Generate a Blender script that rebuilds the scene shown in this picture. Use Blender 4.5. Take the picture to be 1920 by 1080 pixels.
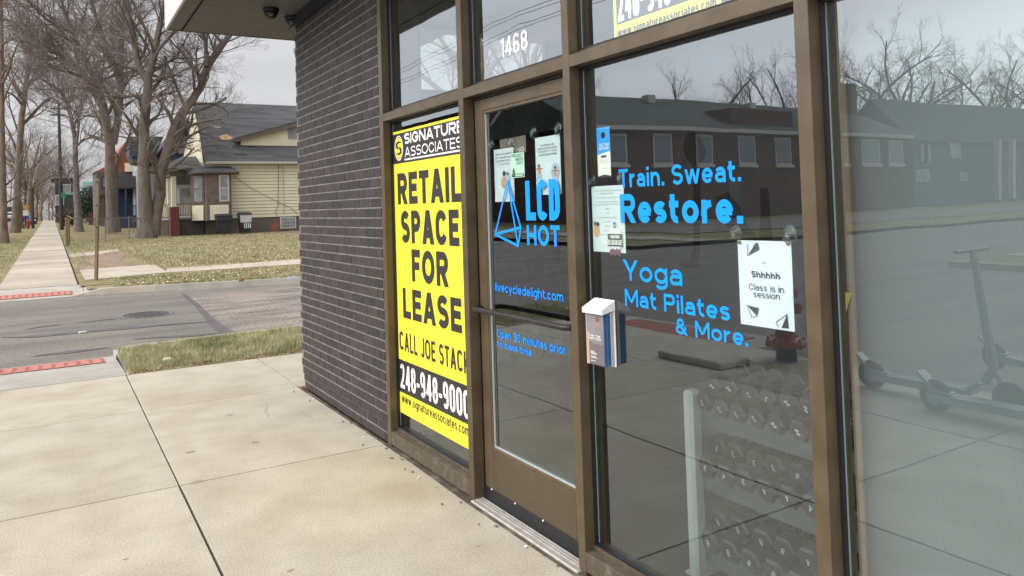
import bpy, math, random
from math import radians, sin, cos, pi, hypot
from mathutils import Vector, Matrix
for o in list(bpy.data.objects): bpy.data.objects.remove(o)
scene = bpy.context.scene
COL = scene.collection
R = random.Random(7)
# ------------------------------------------------------------------ camera
YAW, PITCH, ROLL = radians(31.086), radians(1.737), radians(-1.807)
CX, CY, F, H = 960., 340.2, 1436.4, 1.55
fw = Vector((sin(YAW)*cos(PITCH), cos(YAW)*cos(PITCH), sin(PITCH)))
r0 = Vector((cos(YAW), -sin(YAW), 0)); u0 = r0.cross(fw)
rt = r0*cos(ROLL)+u0*sin(ROLL); up = -r0*sin(ROLL)+u0*cos(ROLL)
cam = bpy.data.cameras.new('camera'); camo = bpy.data.objects.new('camera', cam); COL.objects.link(camo)
camo.matrix_world = Matrix(((rt.x, up.x, -fw.x, 0), (rt.y, up.y, -fw.y, 0), (rt.z, up.z, -fw.z, H), (0, 0, 0, 1)))
cam.sensor_width = 36; cam.lens = 36*F/1920; cam.shift_y = -(540-CY)/1920
cam.clip_start = 0.05; cam.clip_end = 3000
scene.camera = camo
# ------------------------------------------------------------------ sky, sun, exposure
world = bpy.data.worlds.new('World'); scene.world = world; world.use_nodes = True
nt = world.node_tree; nt.nodes.clear()
def wn(t, **k):
    n = nt.nodes.new(t)
    for a, b in k.items(): setattr(n, a, b)
    return n
SUN_EL, SUN_AZ = radians(30), radians(274)     # azimuth clockwise from +Y
wo = wn('ShaderNodeOutputWorld'); bg = wn('ShaderNodeBackground')
sky = wn('ShaderNodeTexSky', sky_type='NISHITA', sun_disc=False, sun_elevation=SUN_EL, sun_rotation=SUN_AZ, dust_density=4.0)
tc = wn('ShaderNodeTexCoord'); sx = wn('ShaderNodeSeparateXYZ'); nt.links.new(tc.outputs['Generated'], sx.inputs[0])
grad = wn('ShaderNodeMapRange'); grad.inputs['From Min'].default_value = -0.02; grad.inputs['From Max'].default_value = 1
grad.inputs['To Min'].default_value = 8.6; grad.inputs['To Max'].default_value = 12.0
nt.links.new(sx.outputs['Z'], grad.inputs['Value'])
mp = wn('ShaderNodeMapping'); mp.inputs['Scale'].default_value = (1.3, 1.3, 5.0); nt.links.new(tc.outputs['Generated'], mp.inputs[0])
cn = wn('ShaderNodeTexNoise'); cn.inputs['Scale'].default_value = 1.6; cn.inputs['Detail'].default_value = 5; cn.inputs['Roughness'].default_value = .5
nt.links.new(mp.outputs[0], cn.inputs['Vector'])
cr = wn('ShaderNodeMapRange'); cr.inputs['From Min'].default_value = .3; cr.inputs['From Max'].default_value = .7
cr.inputs['To Min'].default_value = .84; cr.inputs['To Max'].default_value = 1.12; nt.links.new(cn.outputs['Fac'], cr.inputs['Value'])
mu = wn('ShaderNodeMath', operation='MULTIPLY'); nt.links.new(grad.outputs[0], mu.inputs[0]); nt.links.new(cr.outputs[0], mu.inputs[1])
vm = wn('ShaderNodeVectorMath', operation='SCALE'); vm.inputs[0].default_value = (0.985, 0.985, 1.02); nt.links.new(mu.outputs[0], vm.inputs['Scale'])
gl = wn('ShaderNodeVectorMath', operation='DOT_PRODUCT'); nt.links.new(tc.outputs['Generated'], gl.inputs[0]); gl.inputs[1].default_value = (sin(SUN_AZ)*cos(SUN_EL), cos(SUN_AZ)*cos(SUN_EL), sin(SUN_EL))
gm = wn('ShaderNodeMath', operation='MAXIMUM'); gm.inputs[1].default_value = 0; nt.links.new(gl.outputs['Value'], gm.inputs[0])
gp = wn('ShaderNodeMath', operation='POWER'); gp.inputs[1].default_value = 2.2; nt.links.new(gm.outputs[0], gp.inputs[0])
gq = wn('ShaderNodeMath', operation='MULTIPLY_ADD'); gq.inputs[1].default_value = 50.0; nt.links.new(gp.outputs[0], gq.inputs[0]); nt.links.new(grad.outputs[0], gq.inputs[2]); nt.links.new(gq.outputs[0], mu.inputs[0])
mx = wn('ShaderNodeMixRGB'); mx.inputs[0].default_value = .88; nt.links.new(sky.outputs[0], mx.inputs[1]); nt.links.new(vm.outputs[0], mx.inputs[2])
nt.links.new(mx.outputs[0], bg.inputs[0]); bg.inputs[1].default_value = 0.105; nt.links.new(bg.outputs[0], wo.inputs[0])
sun = bpy.data.lights.new('sun', 'SUN'); sun.energy = 0.6; sun.angle = radians(18); sun.color = (1, .95, .88)
suno = bpy.data.objects.new('sun', sun); COL.objects.link(suno)
sd = Vector((sin(SUN_AZ)*cos(SUN_EL), cos(SUN_AZ)*cos(SUN_EL), sin(SUN_EL)))
suno.rotation_euler = sd.to_track_quat('Z', 'Y').to_euler()
scene.view_settings.view_transform = 'Standard'; scene.view_settings.look = 'None'
scene.view_settings.exposure = -0.33; scene.view_settings.gamma = 1; scene.view_settings.use_curve_mapping = False
scene.cycles.max_bounces = 8; scene.cycles.transparent_max_bounces = 16; scene.cycles.glossy_bounces = 4
# ------------------------------------------------------------------ photogrammetry: a pixel of the photograph onto a known plane
W, G = 1.877, 1.945            # front of the frames, outer face of the glass
def ray(x, y): return fw + rt*((x-CX)/F) - up*((y-CY)/F)
def on(p, ax, v):
    d = ray(*p); o = Vector((0, 0, H)); return o + d*((v-o[ax])/d[ax])
def onX(p, v): return on(p, 0, v)
def onY(p, v): return on(p, 1, v)
def onZ(p, v=0.): return on(p, 2, v)
def mir(p, ax, v):             # the point seen by reflection in the shop glass
    d = ray(*p); d.x = -d.x; o = Vector((2*G, 0, H)); return o + d*((v-o[ax])/d[ax])
def gz(y): return 0.011*max(0, min(y, 140)-18)
def onG(p, dz=0.):
    d = ray(*p); t = (dz-.011*18-H)/(d.z-.011*d.y); return Vector((0, 0, H)) + d*t
# ------------------------------------------------------------------ materials
MATS = {}
def mat(name, col, rough=.6, metal=0., col2=None, ns=5., detail=4., fac=(.35, .65), bump=0., bs=None, scale=(1, 1, 1), rnd=0., col3=None, ns3=.6, f3=(.5, .7), spec=.5, speck=0., sps=180., world_co=True):
    if name in MATS: return MATS[name]
    m = bpy.data.materials.new(name); m.use_nodes = True; MATS[name] = m
    n = m.node_tree.nodes; l = m.node_tree.links; b = n['Principled BSDF']
    b.inputs['Base Color'].default_value = (*col, 1); b.inputs['Roughness'].default_value = rough; b.inputs['Metallic'].default_value = metal
    b.inputs['Specular IOR Level'].default_value = spec
    g = n.new('ShaderNodeNewGeometry'); mpn = n.new('ShaderNodeMapping'); mpn.inputs['Scale'].default_value = scale
    l.new(g.outputs['Position'], mpn.inputs[0]); last = None
    def noise(s, d=4.):
        t = n.new('ShaderNodeTexNoise'); t.inputs['Scale'].default_value = s; t.inputs['Detail'].default_value = d; l.new(mpn.outputs[0], t.inputs['Vector']); return t
    def ramp(src, lo, hi):
        q = n.new('ShaderNodeMapRange'); q.inputs['From Min'].default_value = lo; q.inputs['From Max'].default_value = hi; l.new(src, q.inputs['Value']); return q.outputs[0]
    def mixc(f, a, c):
        q = n.new('ShaderNodeMixRGB'); l.new(f, q.inputs[0])
        if isinstance(a, tuple): q.inputs[1].default_value = (*a, 1)
        else: l.new(a, q.inputs[1])
        q.inputs[2].default_value = (*c, 1); return q.outputs[0]
    cur = col
    if col2: cur = mixc(ramp(noise(ns, detail).outputs['Fac'], *fac), cur, col2)
    if col3: cur = mixc(ramp(noise(ns3, 5).outputs['Fac'], *f3), cur, col3)
    if speck:
        q = n.new('ShaderNodeTexNoise'); q.inputs['Scale'].default_value = sps; q.inputs['Detail'].default_value = 2; l.new(g.outputs['Position'], q.inputs['Vector'])
        mm = n.new('ShaderNodeMapRange'); mm.inputs['From Min'].default_value = .3; mm.inputs['From Max'].default_value = .7; mm.inputs['To Min'].default_value = 1-speck; mm.inputs['To Max'].default_value = 1+speck; l.new(q.outputs['Fac'], mm.inputs['Value'])
        hs = n.new('ShaderNodeHueSaturation'); l.new(mm.outputs[0], hs.inputs['Value'])
        if isinstance(cur, tuple): hs.inputs['Color'].default_value = (*cur, 1)
        else: l.new(cur, hs.inputs['Color'])
        cur = hs.outputs[0]
    if rnd:
        oi = n.new('ShaderNodeObjectInfo'); mr = n.new('ShaderNodeMapRange'); mr.inputs['To Min'].default_value = 1-rnd; mr.inputs['To Max'].default_value = 1+rnd
        l.new(oi.outputs['Random'], mr.inputs['Value']); hs = n.new('ShaderNodeHueSaturation'); l.new(mr.outputs[0], hs.inputs['Value'])
        if isinstance(cur, tuple): hs.inputs['Color'].default_value = (*cur, 1)
        else: l.new(cur, hs.inputs['Color'])
        cur = hs.outputs[0]
    if not isinstance(cur, tuple): l.new(cur, b.inputs['Base Color'])
    if bump:
        bp = n.new('ShaderNodeBump'); bp.inputs['Strength'].default_value = 1; bp.inputs['Distance'].default_value = bump
        l.new(noise(bs or ns*4, 6).outputs['Fac'], bp.inputs['Height']); l.new(bp.outputs[0], b.inputs['Normal'])
    return m
concrete = mat('concrete', (.485, .438, .348), .88, col2=(.395, .350, .268), ns=3.1, detail=14, fac=(.34, .70), col3=(.33, .275, .20), ns3=.8, f3=(.52, .80), bump=.0015, bs=160, rnd=.045, spec=.25, speck=.20, sps=110)
concrete2 = mat('ramp_concrete', (.43, .40, .35), .85, col2=(.35, .325, .275), ns=2.5, detail=8, bump=.002, bs=120, rnd=.05, spec=.25, speck=.15, sps=90)
concreteF = mat('old_concrete', (.47, .41, .335), .9, col2=(.33, .28, .22), ns=.9, detail=8, fac=(.35, .8), bump=.003, bs=60, rnd=.16, spec=.2)
jointm = mat('joint_fill', (.04, .032, .024), .95, col2=(.09, .07, .05), ns=30)
asphalt = mat('asphalt', (.205, .184, .156), .85, col2=(.145, .132, .116), ns=.8, detail=7, fac=(.42, .62), scale=(.35, 1.6, 1), bump=.004, bs=120, col3=(.20, .178, .155), ns3=2.4, f3=(.5, .75), spec=.3, speck=.3, sps=40)
asphalt_old = mat('old_asphalt', (.31, .265, .22), .95, col2=(.165, .145, .13), ns=1.7, detail=10, fac=(.36, .66), scale=(.5, 1.4, 1), bump=.008, bs=90, spec=.2, speck=.4, sps=28)
tar = mat('tar', (.075, .07, .07), .7, col2=(.11, .10, .10), ns=6)
grassm = mat('grass_base', (.27, .25, .12), .95, col2=(.42, .36, .21), ns=3, detail=8, fac=(.35, .62), col3=(.22, .15, .085), ns3=1.2, f3=(.6, .75), bump=.02, bs=70, spec=.1)
lawnm = mat('lawn', (.185, .172, .075), .95, col2=(.31, .255, .145), ns=1.1, detail=10, fac=(.33, .66), col3=(.21, .15, .085), ns3=.5, f3=(.58, .75), bump=.03, bs=30, spec=.1)
bladem = mat('grass_blade', (.33, .325, .17), .8, col2=(.56, .50, .32), ns=5, detail=6, fac=(.40, .66), col3=(.21, .225, .10), ns3=1.5, f3=(.5, .7), spec=.1)
leafm = mat('fallen_leaf', (.62, .50, .33), .8, col2=(.22, .12, .05), ns=4, fac=(.45, .6))
dirtm = mat('bare_dirt', (.30, .22, .15), .95, col2=(.19, .13, .085), ns=2.5, detail=8, bump=.01)
brickm = mat('dark_brick', (.023, .0185, .0165), .8, col2=(.043, .0355, .032), ns=14, detail=8, scale=(1, 3, .6), fac=(.3, .7), bump=.003, bs=45, rnd=.28, speck=.25, sps=130)
mortarm = mat('mortar', (.21, .188, .172), .95, col2=(.125, .112, .102), ns=12, bump=.002)
bronze = mat('bronze_frame', (.074, .051, .025), .42, .05, col2=(.098, .071, .040), ns=9, detail=8, bump=.0003, bs=200)
bronze_d = mat('bronze_worn', (.078, .060, .038), .55, .05, col2=(.14, .118, .09), ns=22, detail=8, fac=(.5, .75))
gasket = mat('black_gasket', (.008, .009, .010), .45)
beadm = mat('glazing_edge', (.22, .26, .25), .3, .3)
alum = mat('mill_aluminium', (.50, .47, .43), .45, .35, col2=(.40, .36, .31), ns=20, detail=8)
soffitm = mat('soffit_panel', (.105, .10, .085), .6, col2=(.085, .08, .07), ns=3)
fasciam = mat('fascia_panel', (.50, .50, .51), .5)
navy = mat('dark_trim', (.012, .016, .03), .35)
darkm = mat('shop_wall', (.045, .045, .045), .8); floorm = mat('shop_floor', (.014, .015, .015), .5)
steel = mat('dark_steel', (.06, .065, .068), .5); shelfm = mat('shelf_grey', (.035, .045, .05), .5)
rackm = mat('rack_upright', (.26, .30, .295), .55); rubber = mat('hex_rubber', (.016, .018, .019), .5)
whitep = mat('white_plastic', (.75, .73, .72), .4); black = mat('black', (.012, .012, .013), .4); blackp = mat('print_black', (.02, .018, .016), .6)
yellow = mat('sign_yellow', (.86, .74, .035), .55); blue = mat('vinyl_blue', (.004, .27, .95), .6, spec=.2); whitev = mat('vinyl_white', (.82, .80, .80), .5)
paper = mat('paper', (.86, .92, .90), .6); greenp = mat('print_green', (.45, .78, .42), .6); mint = mat('print_mint', (.70, .95, .76), .6)
bluep = mat('print_blue', (.03, .40, .90), .6); cream = mat('print_cream', (.92, .90, .80), .6); inkm = mat('print_ink', (.05, .05, .07), .7); inkg = mat('print_grey', (.22, .25, .27), .7)
orange = mat('print_orange', (.62, .36, .22), .6); skin = mat('print_skin', (.40, .20, .12), .6); mauve = mat('print_mauve', (.26, .20, .21), .6); mauve2 = mat('print_dusk', (.15, .11, .11), .6)
palebl = mat('print_pale_blue', (.42, .58, .68), .6); poster_br = mat('poster_brown', (.20, .17, .13), .7)
bark = mat('bark', (.17, .14, .113), .95, col2=(.115, .092, .074), ns=5, detail=8, scale=(1, 1, .35), bump=.03, bs=9)
barkL = mat('pale_bark', (.22, .165, .125), .95, col2=(.13, .095, .07), ns=5, detail=8, scale=(1, 1, .3), bump=.02, bs=9)
twigm = mat('twigs', (.165, .136, .115), .95, col2=(.235, .195, .168), ns=.5)
sid = mat('cream_siding', (.74, .69, .51), .7, col2=(.66, .61, .45), ns=1.1, detail=8, fac=(.4, .75))
shingle = mat('dark_shingle', (.072, .074, .078), .9, col2=(.125, .125, .128), ns=1.8, detail=10, scale=(.25, 1, 2.5), fac=(.38, .65), bump=.02, bs=12)
trimbr = mat('brown_trim', (.13, .095, .075), .75, col2=(.18, .14, .115), ns=3, detail=6)
gutter = mat('gutter', (.50, .46, .40), .6); redb = mat('red_brick', (.20, .062, .042), .9, col2=(.13, .05, .04), ns=8)
found = mat('foundation', (.125, .10, .085), .9, col2=(.33, .10, .05), ns=.9, detail=9, fac=(.55, .62))
glassd = mat('house_glass', (.19, .215, .23), .15, col2=(.32, .34, .34), ns=2); slate = mat('slate_wall', (.028, .033, .045), .8); greys = mat('grey_siding', (.27, .285, .31), .8)
bluet = mat('blue_paint', (.012, .035, .085), .6); gbrown = mat('stucco_grey', (.10, .092, .085), .85); redroof = mat('red_roof', (.42, .10, .055), .85, col2=(.30, .08, .05), ns=3)
wood = mat('weathered_wood', (.22, .15, .085), .85, col2=(.14, .10, .06), ns=4, scale=(1, 1, .2)); polem = mat('pole_wood', (.055, .045, .038), .9)
rawwood = mat('torn_decking', (.68, .40, .20), .8, col2=(.45, .28, .16), ns=4)
binm = mat('bin_plastic', (.02, .024, .028), .5); tactile = mat('tactile_red', (.50, .19, .145), .8, col2=(.42, .15, .115), ns=6)
galv = mat('galvanised', (.20, .17, .15), .6, .3); signg = mat('sign_green', (.02, .28, .18), .5); evergr = mat('evergreen', (.022, .035, .02), .9, col2=(.04, .06, .03), ns=2)
stone = mat('stone', (.20, .18, .155), .9, col2=(.30, .27, .24), ns=4)
schoolb = mat('school_brick', (.125, .050, .034), .9, col2=(.075, .034, .024), ns=.8, detail=8); schoolr = mat('school_roof', (.040, .052, .046), .9, col2=(.070, .082, .070), ns=.35); sill = mat('limestone', (.62, .60, .56), .8)
bluehs = mat('blue_siding', (.075, .12, .19), .8); farhouse = mat('far_house', (.055, .055, .06), .9)
carb = mat('car_blue', (.02, .04, .26), .3, .2); carw = mat('car_silver', (.6, .62, .65), .3, .2); hyred = mat('hydrant_red', (.30, .035, .025), .5)
scoot = mat('scooter_grey', (.24, .31, .37), .35, .3); tyre = mat('tyre', (.015, .015, .016), .7); scootbl = mat('scooter_blue', (.16, .24, .32), .5)
litter = mat('litter_white', (.75, .75, .74), .6)
def glass_mat(name, base, tint, rscale=1.0, rough=0.0):
    m = bpy.data.materials.new(name); m.use_nodes = True; n = m.node_tree.nodes; l = m.node_tree.links; n.clear()
    o = n.new('ShaderNodeOutputMaterial'); t = n.new('ShaderNodeBsdfTransparent'); t.inputs[0].default_value = (*tint, 1)
    g = n.new('ShaderNodeBsdfGlossy'); g.inputs['Roughness'].default_value = rough; g.inputs[0].default_value = (.86, .95, 1, 1)
    fr = n.new('ShaderNodeLayerWeight'); fr.inputs[0].default_value = .5; pw = n.new('ShaderNodeMath'); pw.operation = 'POWER'; pw.inputs[1].default_value = 3; l.new(fr.outputs['Facing'], pw.inputs[0])
    mr = n.new('ShaderNodeMath'); mr.operation = 'MULTIPLY_ADD'; mr.inputs[1].default_value = rscale; mr.inputs[2].default_value = base; mr.use_clamp = True
    l.new(pw.outputs[0], mr.inputs[0]); mxs = n.new('ShaderNodeMixShader'); l.new(mr.outputs[0], mxs.inputs[0]); l.new(t.outputs[0], mxs.inputs[1]); l.new(g.outputs[0], mxs.inputs[2])
    # very slight waviness of a real pane
    tn = n.new('ShaderNodeTexNoise'); tn.inputs['Scale'].default_value = 1.3; ge = n.new('ShaderNodeNewGeometry'); l.new(ge.outputs['Position'], tn.inputs['Vector'])
    bp = n.new('ShaderNodeBump'); bp.inputs['Distance'].default_value = .0012; l.new(tn.outputs['Fac'], bp.inputs['Height']); l.new(bp.outputs[0], g.inputs['Normal'])
    l.new(mxs.outputs[0], o.inputs[0]); MATS[name] = m; return m
glassm = glass_mat('shop_glass', .168, (.90, .95, .94), .8)
clearm = glass_mat('clear_plastic', .045, (.95, .97, .97), .6, .05)
def blind_mat():
    m = mat('striped_blind', (.20, .235, .225), .8); n = m.node_tree.nodes; l = m.node_tree.links
    w = n.new('ShaderNodeTexWave'); w.bands_direction = 'Y'; w.inputs['Scale'].default_value = 62; w.inputs['Distortion'].default_value = .6; w.inputs['Detail'].default_value = 1
    g = n.new('ShaderNodeNewGeometry'); l.new(g.outputs['Position'], w.inputs['Vector'])
    q = n.new('ShaderNodeMixRGB'); q.inputs[1].default_value = (.112, .128, .130, 1); q.inputs[2].default_value = (.158, .176, .176, 1); l.new(w.outputs['Fac'], q.inputs[0]); l.new(q.outputs[0], n['Principled BSDF'].inputs['Base Color']); return m
blindm = blind_mat()
# ------------------------------------------------------------------ object helpers
ORG = {}
def thing(name, label, cat, loc=(0, 0, 0), group=None, rz=0.):
    o = bpy.data.objects.new(name, None); o.empty_display_size = .1; o.location = loc; o.rotation_euler = (0, 0, rz); COL.objects.link(o)
    ORG[o.name] = Vector(loc); o['label'] = label; o['category'] = cat
    if group: o['group'] = group
    return o
class M:
    def __init__(s): s.v = []; s.f = []
    def add(s, vs, fs):
        b = len(s.v); s.v += [tuple(v) for v in vs]; s.f += [tuple(i+b for i in f) for f in fs]; return s
    def box(s, x0, x1, y0, y1, z0, z1):
        return s.add([(x, y, z) for z in (z0, z1) for x, y in ((x0, y0), (x1, y0), (x1, y1), (x0, y1))],
                     [(3, 2, 1, 0), (4, 5, 6, 7), (0, 1, 5, 4), (1, 2, 6, 5), (2, 3, 7, 6), (3, 0, 4, 7)])
    def cbox(s, x0, x1, y0, y1, z0, z1, c=.003):    # box with chamfered edges (24 corner vertices)
        X, Y, Z = (x0, x1), (y0, y1), (z0, z1); vs = []; idx = {}
        for i in (0, 1):
            for j in (0, 1):
                for k in (0, 1):
                    sx_, sy_, sz_ = (1-2*i)*c, (1-2*j)*c, (1-2*k)*c
                    for a in range(3):
                        p = [X[i], Y[j], Z[k]]
                        for bb, q in ((0, sx_), (1, sy_), (2, sz_)):
                            if bb != a: p[bb] += q
                        idx[i, j, k, a] = len(vs); vs.append(p)
        fs = []
        q = lambda *t: fs.append(tuple(idx[u] for u in t))
        for i in (0, 1):
            q((i, 0, 0, 0), (i, 1, 0, 0), (i, 1, 1, 0), (i, 0, 1, 0)); q((0, i, 0, 1), (1, i, 0, 1), (1, i, 1, 1), (0, i, 1, 1)); q((0, 0, i, 2), (1, 0, i, 2), (1, 1, i, 2), (0, 1, i, 2))
            for j in (0, 1):
                q((i, j, 0, 0), (i, j, 1, 0), (i, j, 1, 1), (i, j, 0, 1)); q((i, 0, j, 0), (i, 1, j, 0), (i, 1, j, 2), (i, 0, j, 2)); q((0, i, j, 1), (1, i, j, 1), (1, i, j, 2), (0, i, j, 2))
                for k in (0, 1): q((i, j, k, 0), (i, j, k, 1), (i, j, k, 2))
        return s.add(vs, fs)
    def prism(s, pts, d):       # polygon (3D points) extruded by vector d
        n = len(pts); d = Vector(d); a = [Vector(p) for p in pts]; b = [p+d for p in a]
        return s.add(a+b, [tuple(range(n))[::-1], tuple(range(n, 2*n))]+[(i, (i+1) % n, n+(i+1) % n, n+i) for i in range(n)])
    def poly(s, pts): return s.add(pts, [tuple(range(len(pts)))])
    def tube(s, pts, rad, n=6, cap=True):
        pts = [Vector(p) for p in pts]; k = len(pts); rad = rad if isinstance(rad, (list, tuple)) else [rad]*k; b = len(s.v)
        ref = Vector((.3, .2, 1)) if abs((pts[-1]-pts[0]).normalized().z) < .9 else Vector((1, .2, 0))
        for i, p in enumerate(pts):
            t = (pts[min(i+1, k-1)]-pts[max(i-1, 0)]).normalized(); a = t.cross(ref).normalized(); c = t.cross(a)
            for j in range(n):
                q = 2*pi*j/n; s.v.append(tuple(p+(a*cos(q)+c*sin(q))*rad[i]))
        for i in range(k-1):
            for j in range(n): s.f.append((b+i*n+j, b+i*n+(j+1) % n, b+(i+1)*n+(j+1) % n, b+(i+1)*n+j))
        if cap: s.f.append(tuple(b+j for j in range(n))[::-1]); s.f.append(tuple(b+(k-1)*n+j for j in range(n)))
        return s
    def lathe(s, c, prof, n=16, ax=2):   # prof: (r, h) along axis
        b = len(s.v); c = Vector(c)
        for r, h in prof:
            for j in range(n):
                q = 2*pi*j/n; p = [r*cos(q), r*sin(q)]; p.insert(ax, h); s.v.append(tuple(c+Vector(p)))
        for i in range(len(prof)-1):
            for j in range(n): s.f.append((b+i*n+j, b+i*n+(j+1) % n, b+(i+1)*n+(j+1) % n, b+(i+1)*n+j))
        s.f.append(tuple(b+j for j in range(n))[::-1]); s.f.append(tuple(b+(len(prof)-1)*n+j for j in range(n))); return s
    def build(s, name, m, parent=None, label=None, cat=None, group=None, kind=None, smooth=False):
        off = Vector((0, 0, 0))
        if parent is not None: off = ORG.get(parent.name, Vector((0, 0, 0)))
        me = bpy.data.meshes.new(name); me.from_pydata([(v[0]-off.x, v[1]-off.y, v[2]-off.z) for v in s.v], [], s.f); me.update()
        me.materials.append(m)
        if smooth:
            for p in me.polygons: p.use_smooth = True
        o = bpy.data.objects.new(name, me); COL.objects.link(o)
        if parent is not None: o.parent = parent
        ORG[o.name] = off
        for k_, v_ in (('label', label), ('category', cat), ('group', group), ('kind', kind)):
            if v_: o[k_] = v_
        return o
def child(me, name, parent, loc):
    o = bpy.data.objects.new(name, me); o.parent = parent; o.location = loc; COL.objects.link(o); return o
# ---- own stroke alphabet: constant stroke weight, glyph widths stretched to fill the lettering's box
def arc_(cx, cy, rx, ry, a0, a1, n=0):
    n = n or max(3, int(abs(a1-a0)/15)); return [(cx+rx*cos(radians(a0+(a1-a0)*i/n)), cy+ry*sin(radians(a0+(a1-a0)*i/n))) for i in range(n+1)]
def rr_(l, b, r, c, k=1.):      # rounded (condensed) ring, closed, counter-clockwise from the right middle
    rx = (r-l)/2; ry = min((c-b)/2, rx*1.12); m = (l+r)/2
    return arc_(m, c-ry, rx, ry, 0, 180)+arc_(m, b+ry, rx, ry, 180, 360)+[(r, c-ry)]
GW = dict(A=.80, B=.70, C=.74, D=.74, E=.62, F=.59, G=.78, H=.74, I=0, J=.56, K=.74, L=.57, M=.90, N=.76, O=.82, P=.68, R=.72, S=.68, T=.66, U=.74, V=.78, W=1.12, Y=.76,
          a=.58, b=.63, c=.56, d=.63, e=.61, f=.38, g=.63, h=.60, i=0, j=.2, k=.58, l=0, m=.94, n=.60, o=.65, p=.63, q=.63, r=.40, s=.53, t=.40, u=.60, v=.60, w=.90, x=.58, y=.60, z=.52)
for ch_ in '0235689': GW[ch_] = .63
GW.update({'1': .36, '4': .66, '7': .58, '&': .80, '-': .36, '.': 0, ',': 0, ':': 0, ' ': .28, '%': .8})
def glyph(ch, w, t, xh=.72):
    h = t/2; l, r, b, c, x, m = h, w-h, h, 1-h, xh-h, w/2; d = -.27+h; S = []
    P = lambda p, closed=False: S.append(('p', p, closed)); D = lambda x0, y0, x1, y1, k=1.06: S.append(('d', x0, y0, x1, y1, k)); B = lambda x0, x1, y0, y1: S.append(('b', x0, x1, y0, y1))
    V = lambda xx, y0, y1: B(xx-h, xx+h, y0, y1); Hh = lambda x0, x1, yy: B(x0, x1, yy-h, yy+h)
    rx = (r-l)/2; ry = min((c-b)/2, rx*1.12); rxx = min((x-b)/2, rx*1.12)
    if ch == 'A': D(h, 0, m, 1); D(w-h, 0, m, 1); Hh(w*.22, w*.78, .30)
    elif ch in 'BPR':
        mid = .53 if ch == 'B' else .47; q = (c-mid)/2; V(l, 0, 1); rb = r-.04*w if ch == 'B' else r; k = min(q*1.0, (rb-l)*.7); P([(l, c), (rb-k, c)]+arc_(rb-k, c-q, k, q, 90, -90)+[(l, mid)])
        if ch == 'B': q = (mid-b)/2; k = min(q, (r-l)*.7); P([(l, mid), (r-k, mid)]+arc_(r-k, mid-q, k, q, 90, -90)+[(l, b)])
        if ch == 'R': D(w*.48, mid, w-h*1.05, 0)
    elif ch in 'CG':
        p = arc_(m, c-ry, rx, ry, 22 if ch == 'C' else 25, 180)+arc_(m, b+ry, rx, ry, 180, 338 if ch == 'C' else 360)
        if ch == 'G': p += [(r, .46)]; Hh(m, w, .46)
        P(p)
    elif ch == 'D': k = min(rx*1.5, .8*w); q = (c-b)/2; P([(l, c), (r-min(k, r-l), c)]+arc_(r-min(k, r-l), c-min(q, k), min(k, r-l), min(q, k), 90, 0)+arc_(r-min(k, r-l), b+min(q, k), min(k, r-l), min(q, k), 0, -90)+[(l, b)]); V(l, 0, 1)
    elif ch == 'E': V(l, 0, 1); Hh(l, w, c); Hh(l, w*.92, .51); Hh(l, w, b)
    elif ch == 'F': V(l, 0, 1); Hh(l, w, c); Hh(l, w*.90, .49)
    elif ch == 'H': V(l, 0, 1); V(r, 0, 1); Hh(l, r, .51)
    elif ch in 'Il': V(m if w > t else h, 0, 1.0)
    elif ch == 'J': P([(r, 1), (r, b+ry)]+arc_(m, b+ry, rx, ry, 0, -170))
    elif ch == 'K': V(l, 0, 1); D(h*1.6, .30, w-h, 1, 1.25); D(w*.38, .52, w-h*1.1, 0, 1.15)
    elif ch == 'L': V(l, 0, 1); Hh(l, w, b)
    elif ch == 'M': V(l, 0, 1); V(r, 0, 1); D(m, .22, l, 1, 1.0); D(m, .22, r, 1, 1.0)
    elif ch == 'N': V(l, 0, 1); V(r, 0, 1); D(r, 0, l, 1, 1.1)
    elif ch in 'O0': P(rr_(l, b, r, c), True)
    elif ch in 'o': P(rr_(l, b, r, x), True)
    elif ch in 'S8sa3':
        X_ = x if ch in 's' else c; mid = (b+X_)/2+.01; q1 = (X_-mid)/2; q0 = (mid-b)/2
        if ch in 'Ss': P(arc_(m, X_-q1, rx, q1, 28, 270, 16)+arc_(m, b+q0, rx, q0, 90, -152, 16)[1:])
        elif ch == '8': P(rr_(l+.03*w, mid, r-.03*w, c), True); P(rr_(l, b, r, mid), True)
        elif ch == '3': k = rx; P(arc_(m, c-q1, k*.95, q1, 155, -80)+[(m*.8, mid)]); P([(m*.8, mid)]+arc_(m, b+q0, k, q0, 80, -155))
        else: X_ = x; V(r, 0, x-rxx*.6); P([(r, x-rxx*.8)]+arc_(m, x-rxx*.8, rx, rxx*.8, 0, 150)); q = x*.30; P([(r, .58*x+b*.4)]+[(l+q, .58*x+b*.4)]+arc_(l+q, b+(.58*x-b*.6)/2, q, (.58*x-b*.6)/2, 90, 270)+[(m, b)]+arc_(m, b+rxx*.6, rx, rxx*.6, -90, -10))
    elif ch == 'T': V(m, 0, 1); Hh(0, w, c)
    elif ch == 'U': P([(l, 1)]+arc_(m, b+ry, rx, ry, 180, 360)+[(r, 1)])
    elif ch == 'V': D(m, 0, h, 1); D(m, 0, w-h, 1)
    elif ch == 'W': D(w*.27, 0, h, 1, 1.0); D(w*.27, 0, m, 1, 1.0); D(w*.73, 0, m, 1, 1.0); D(w*.73, 0, w-h, 1, 1.0)
    elif ch == 'Y': V(m, 0, .48); D(m, .40, h, 1, 1.1); D(m, .40, w-h, 1, 1.1)
    elif ch in 'bdpqg':
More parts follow.
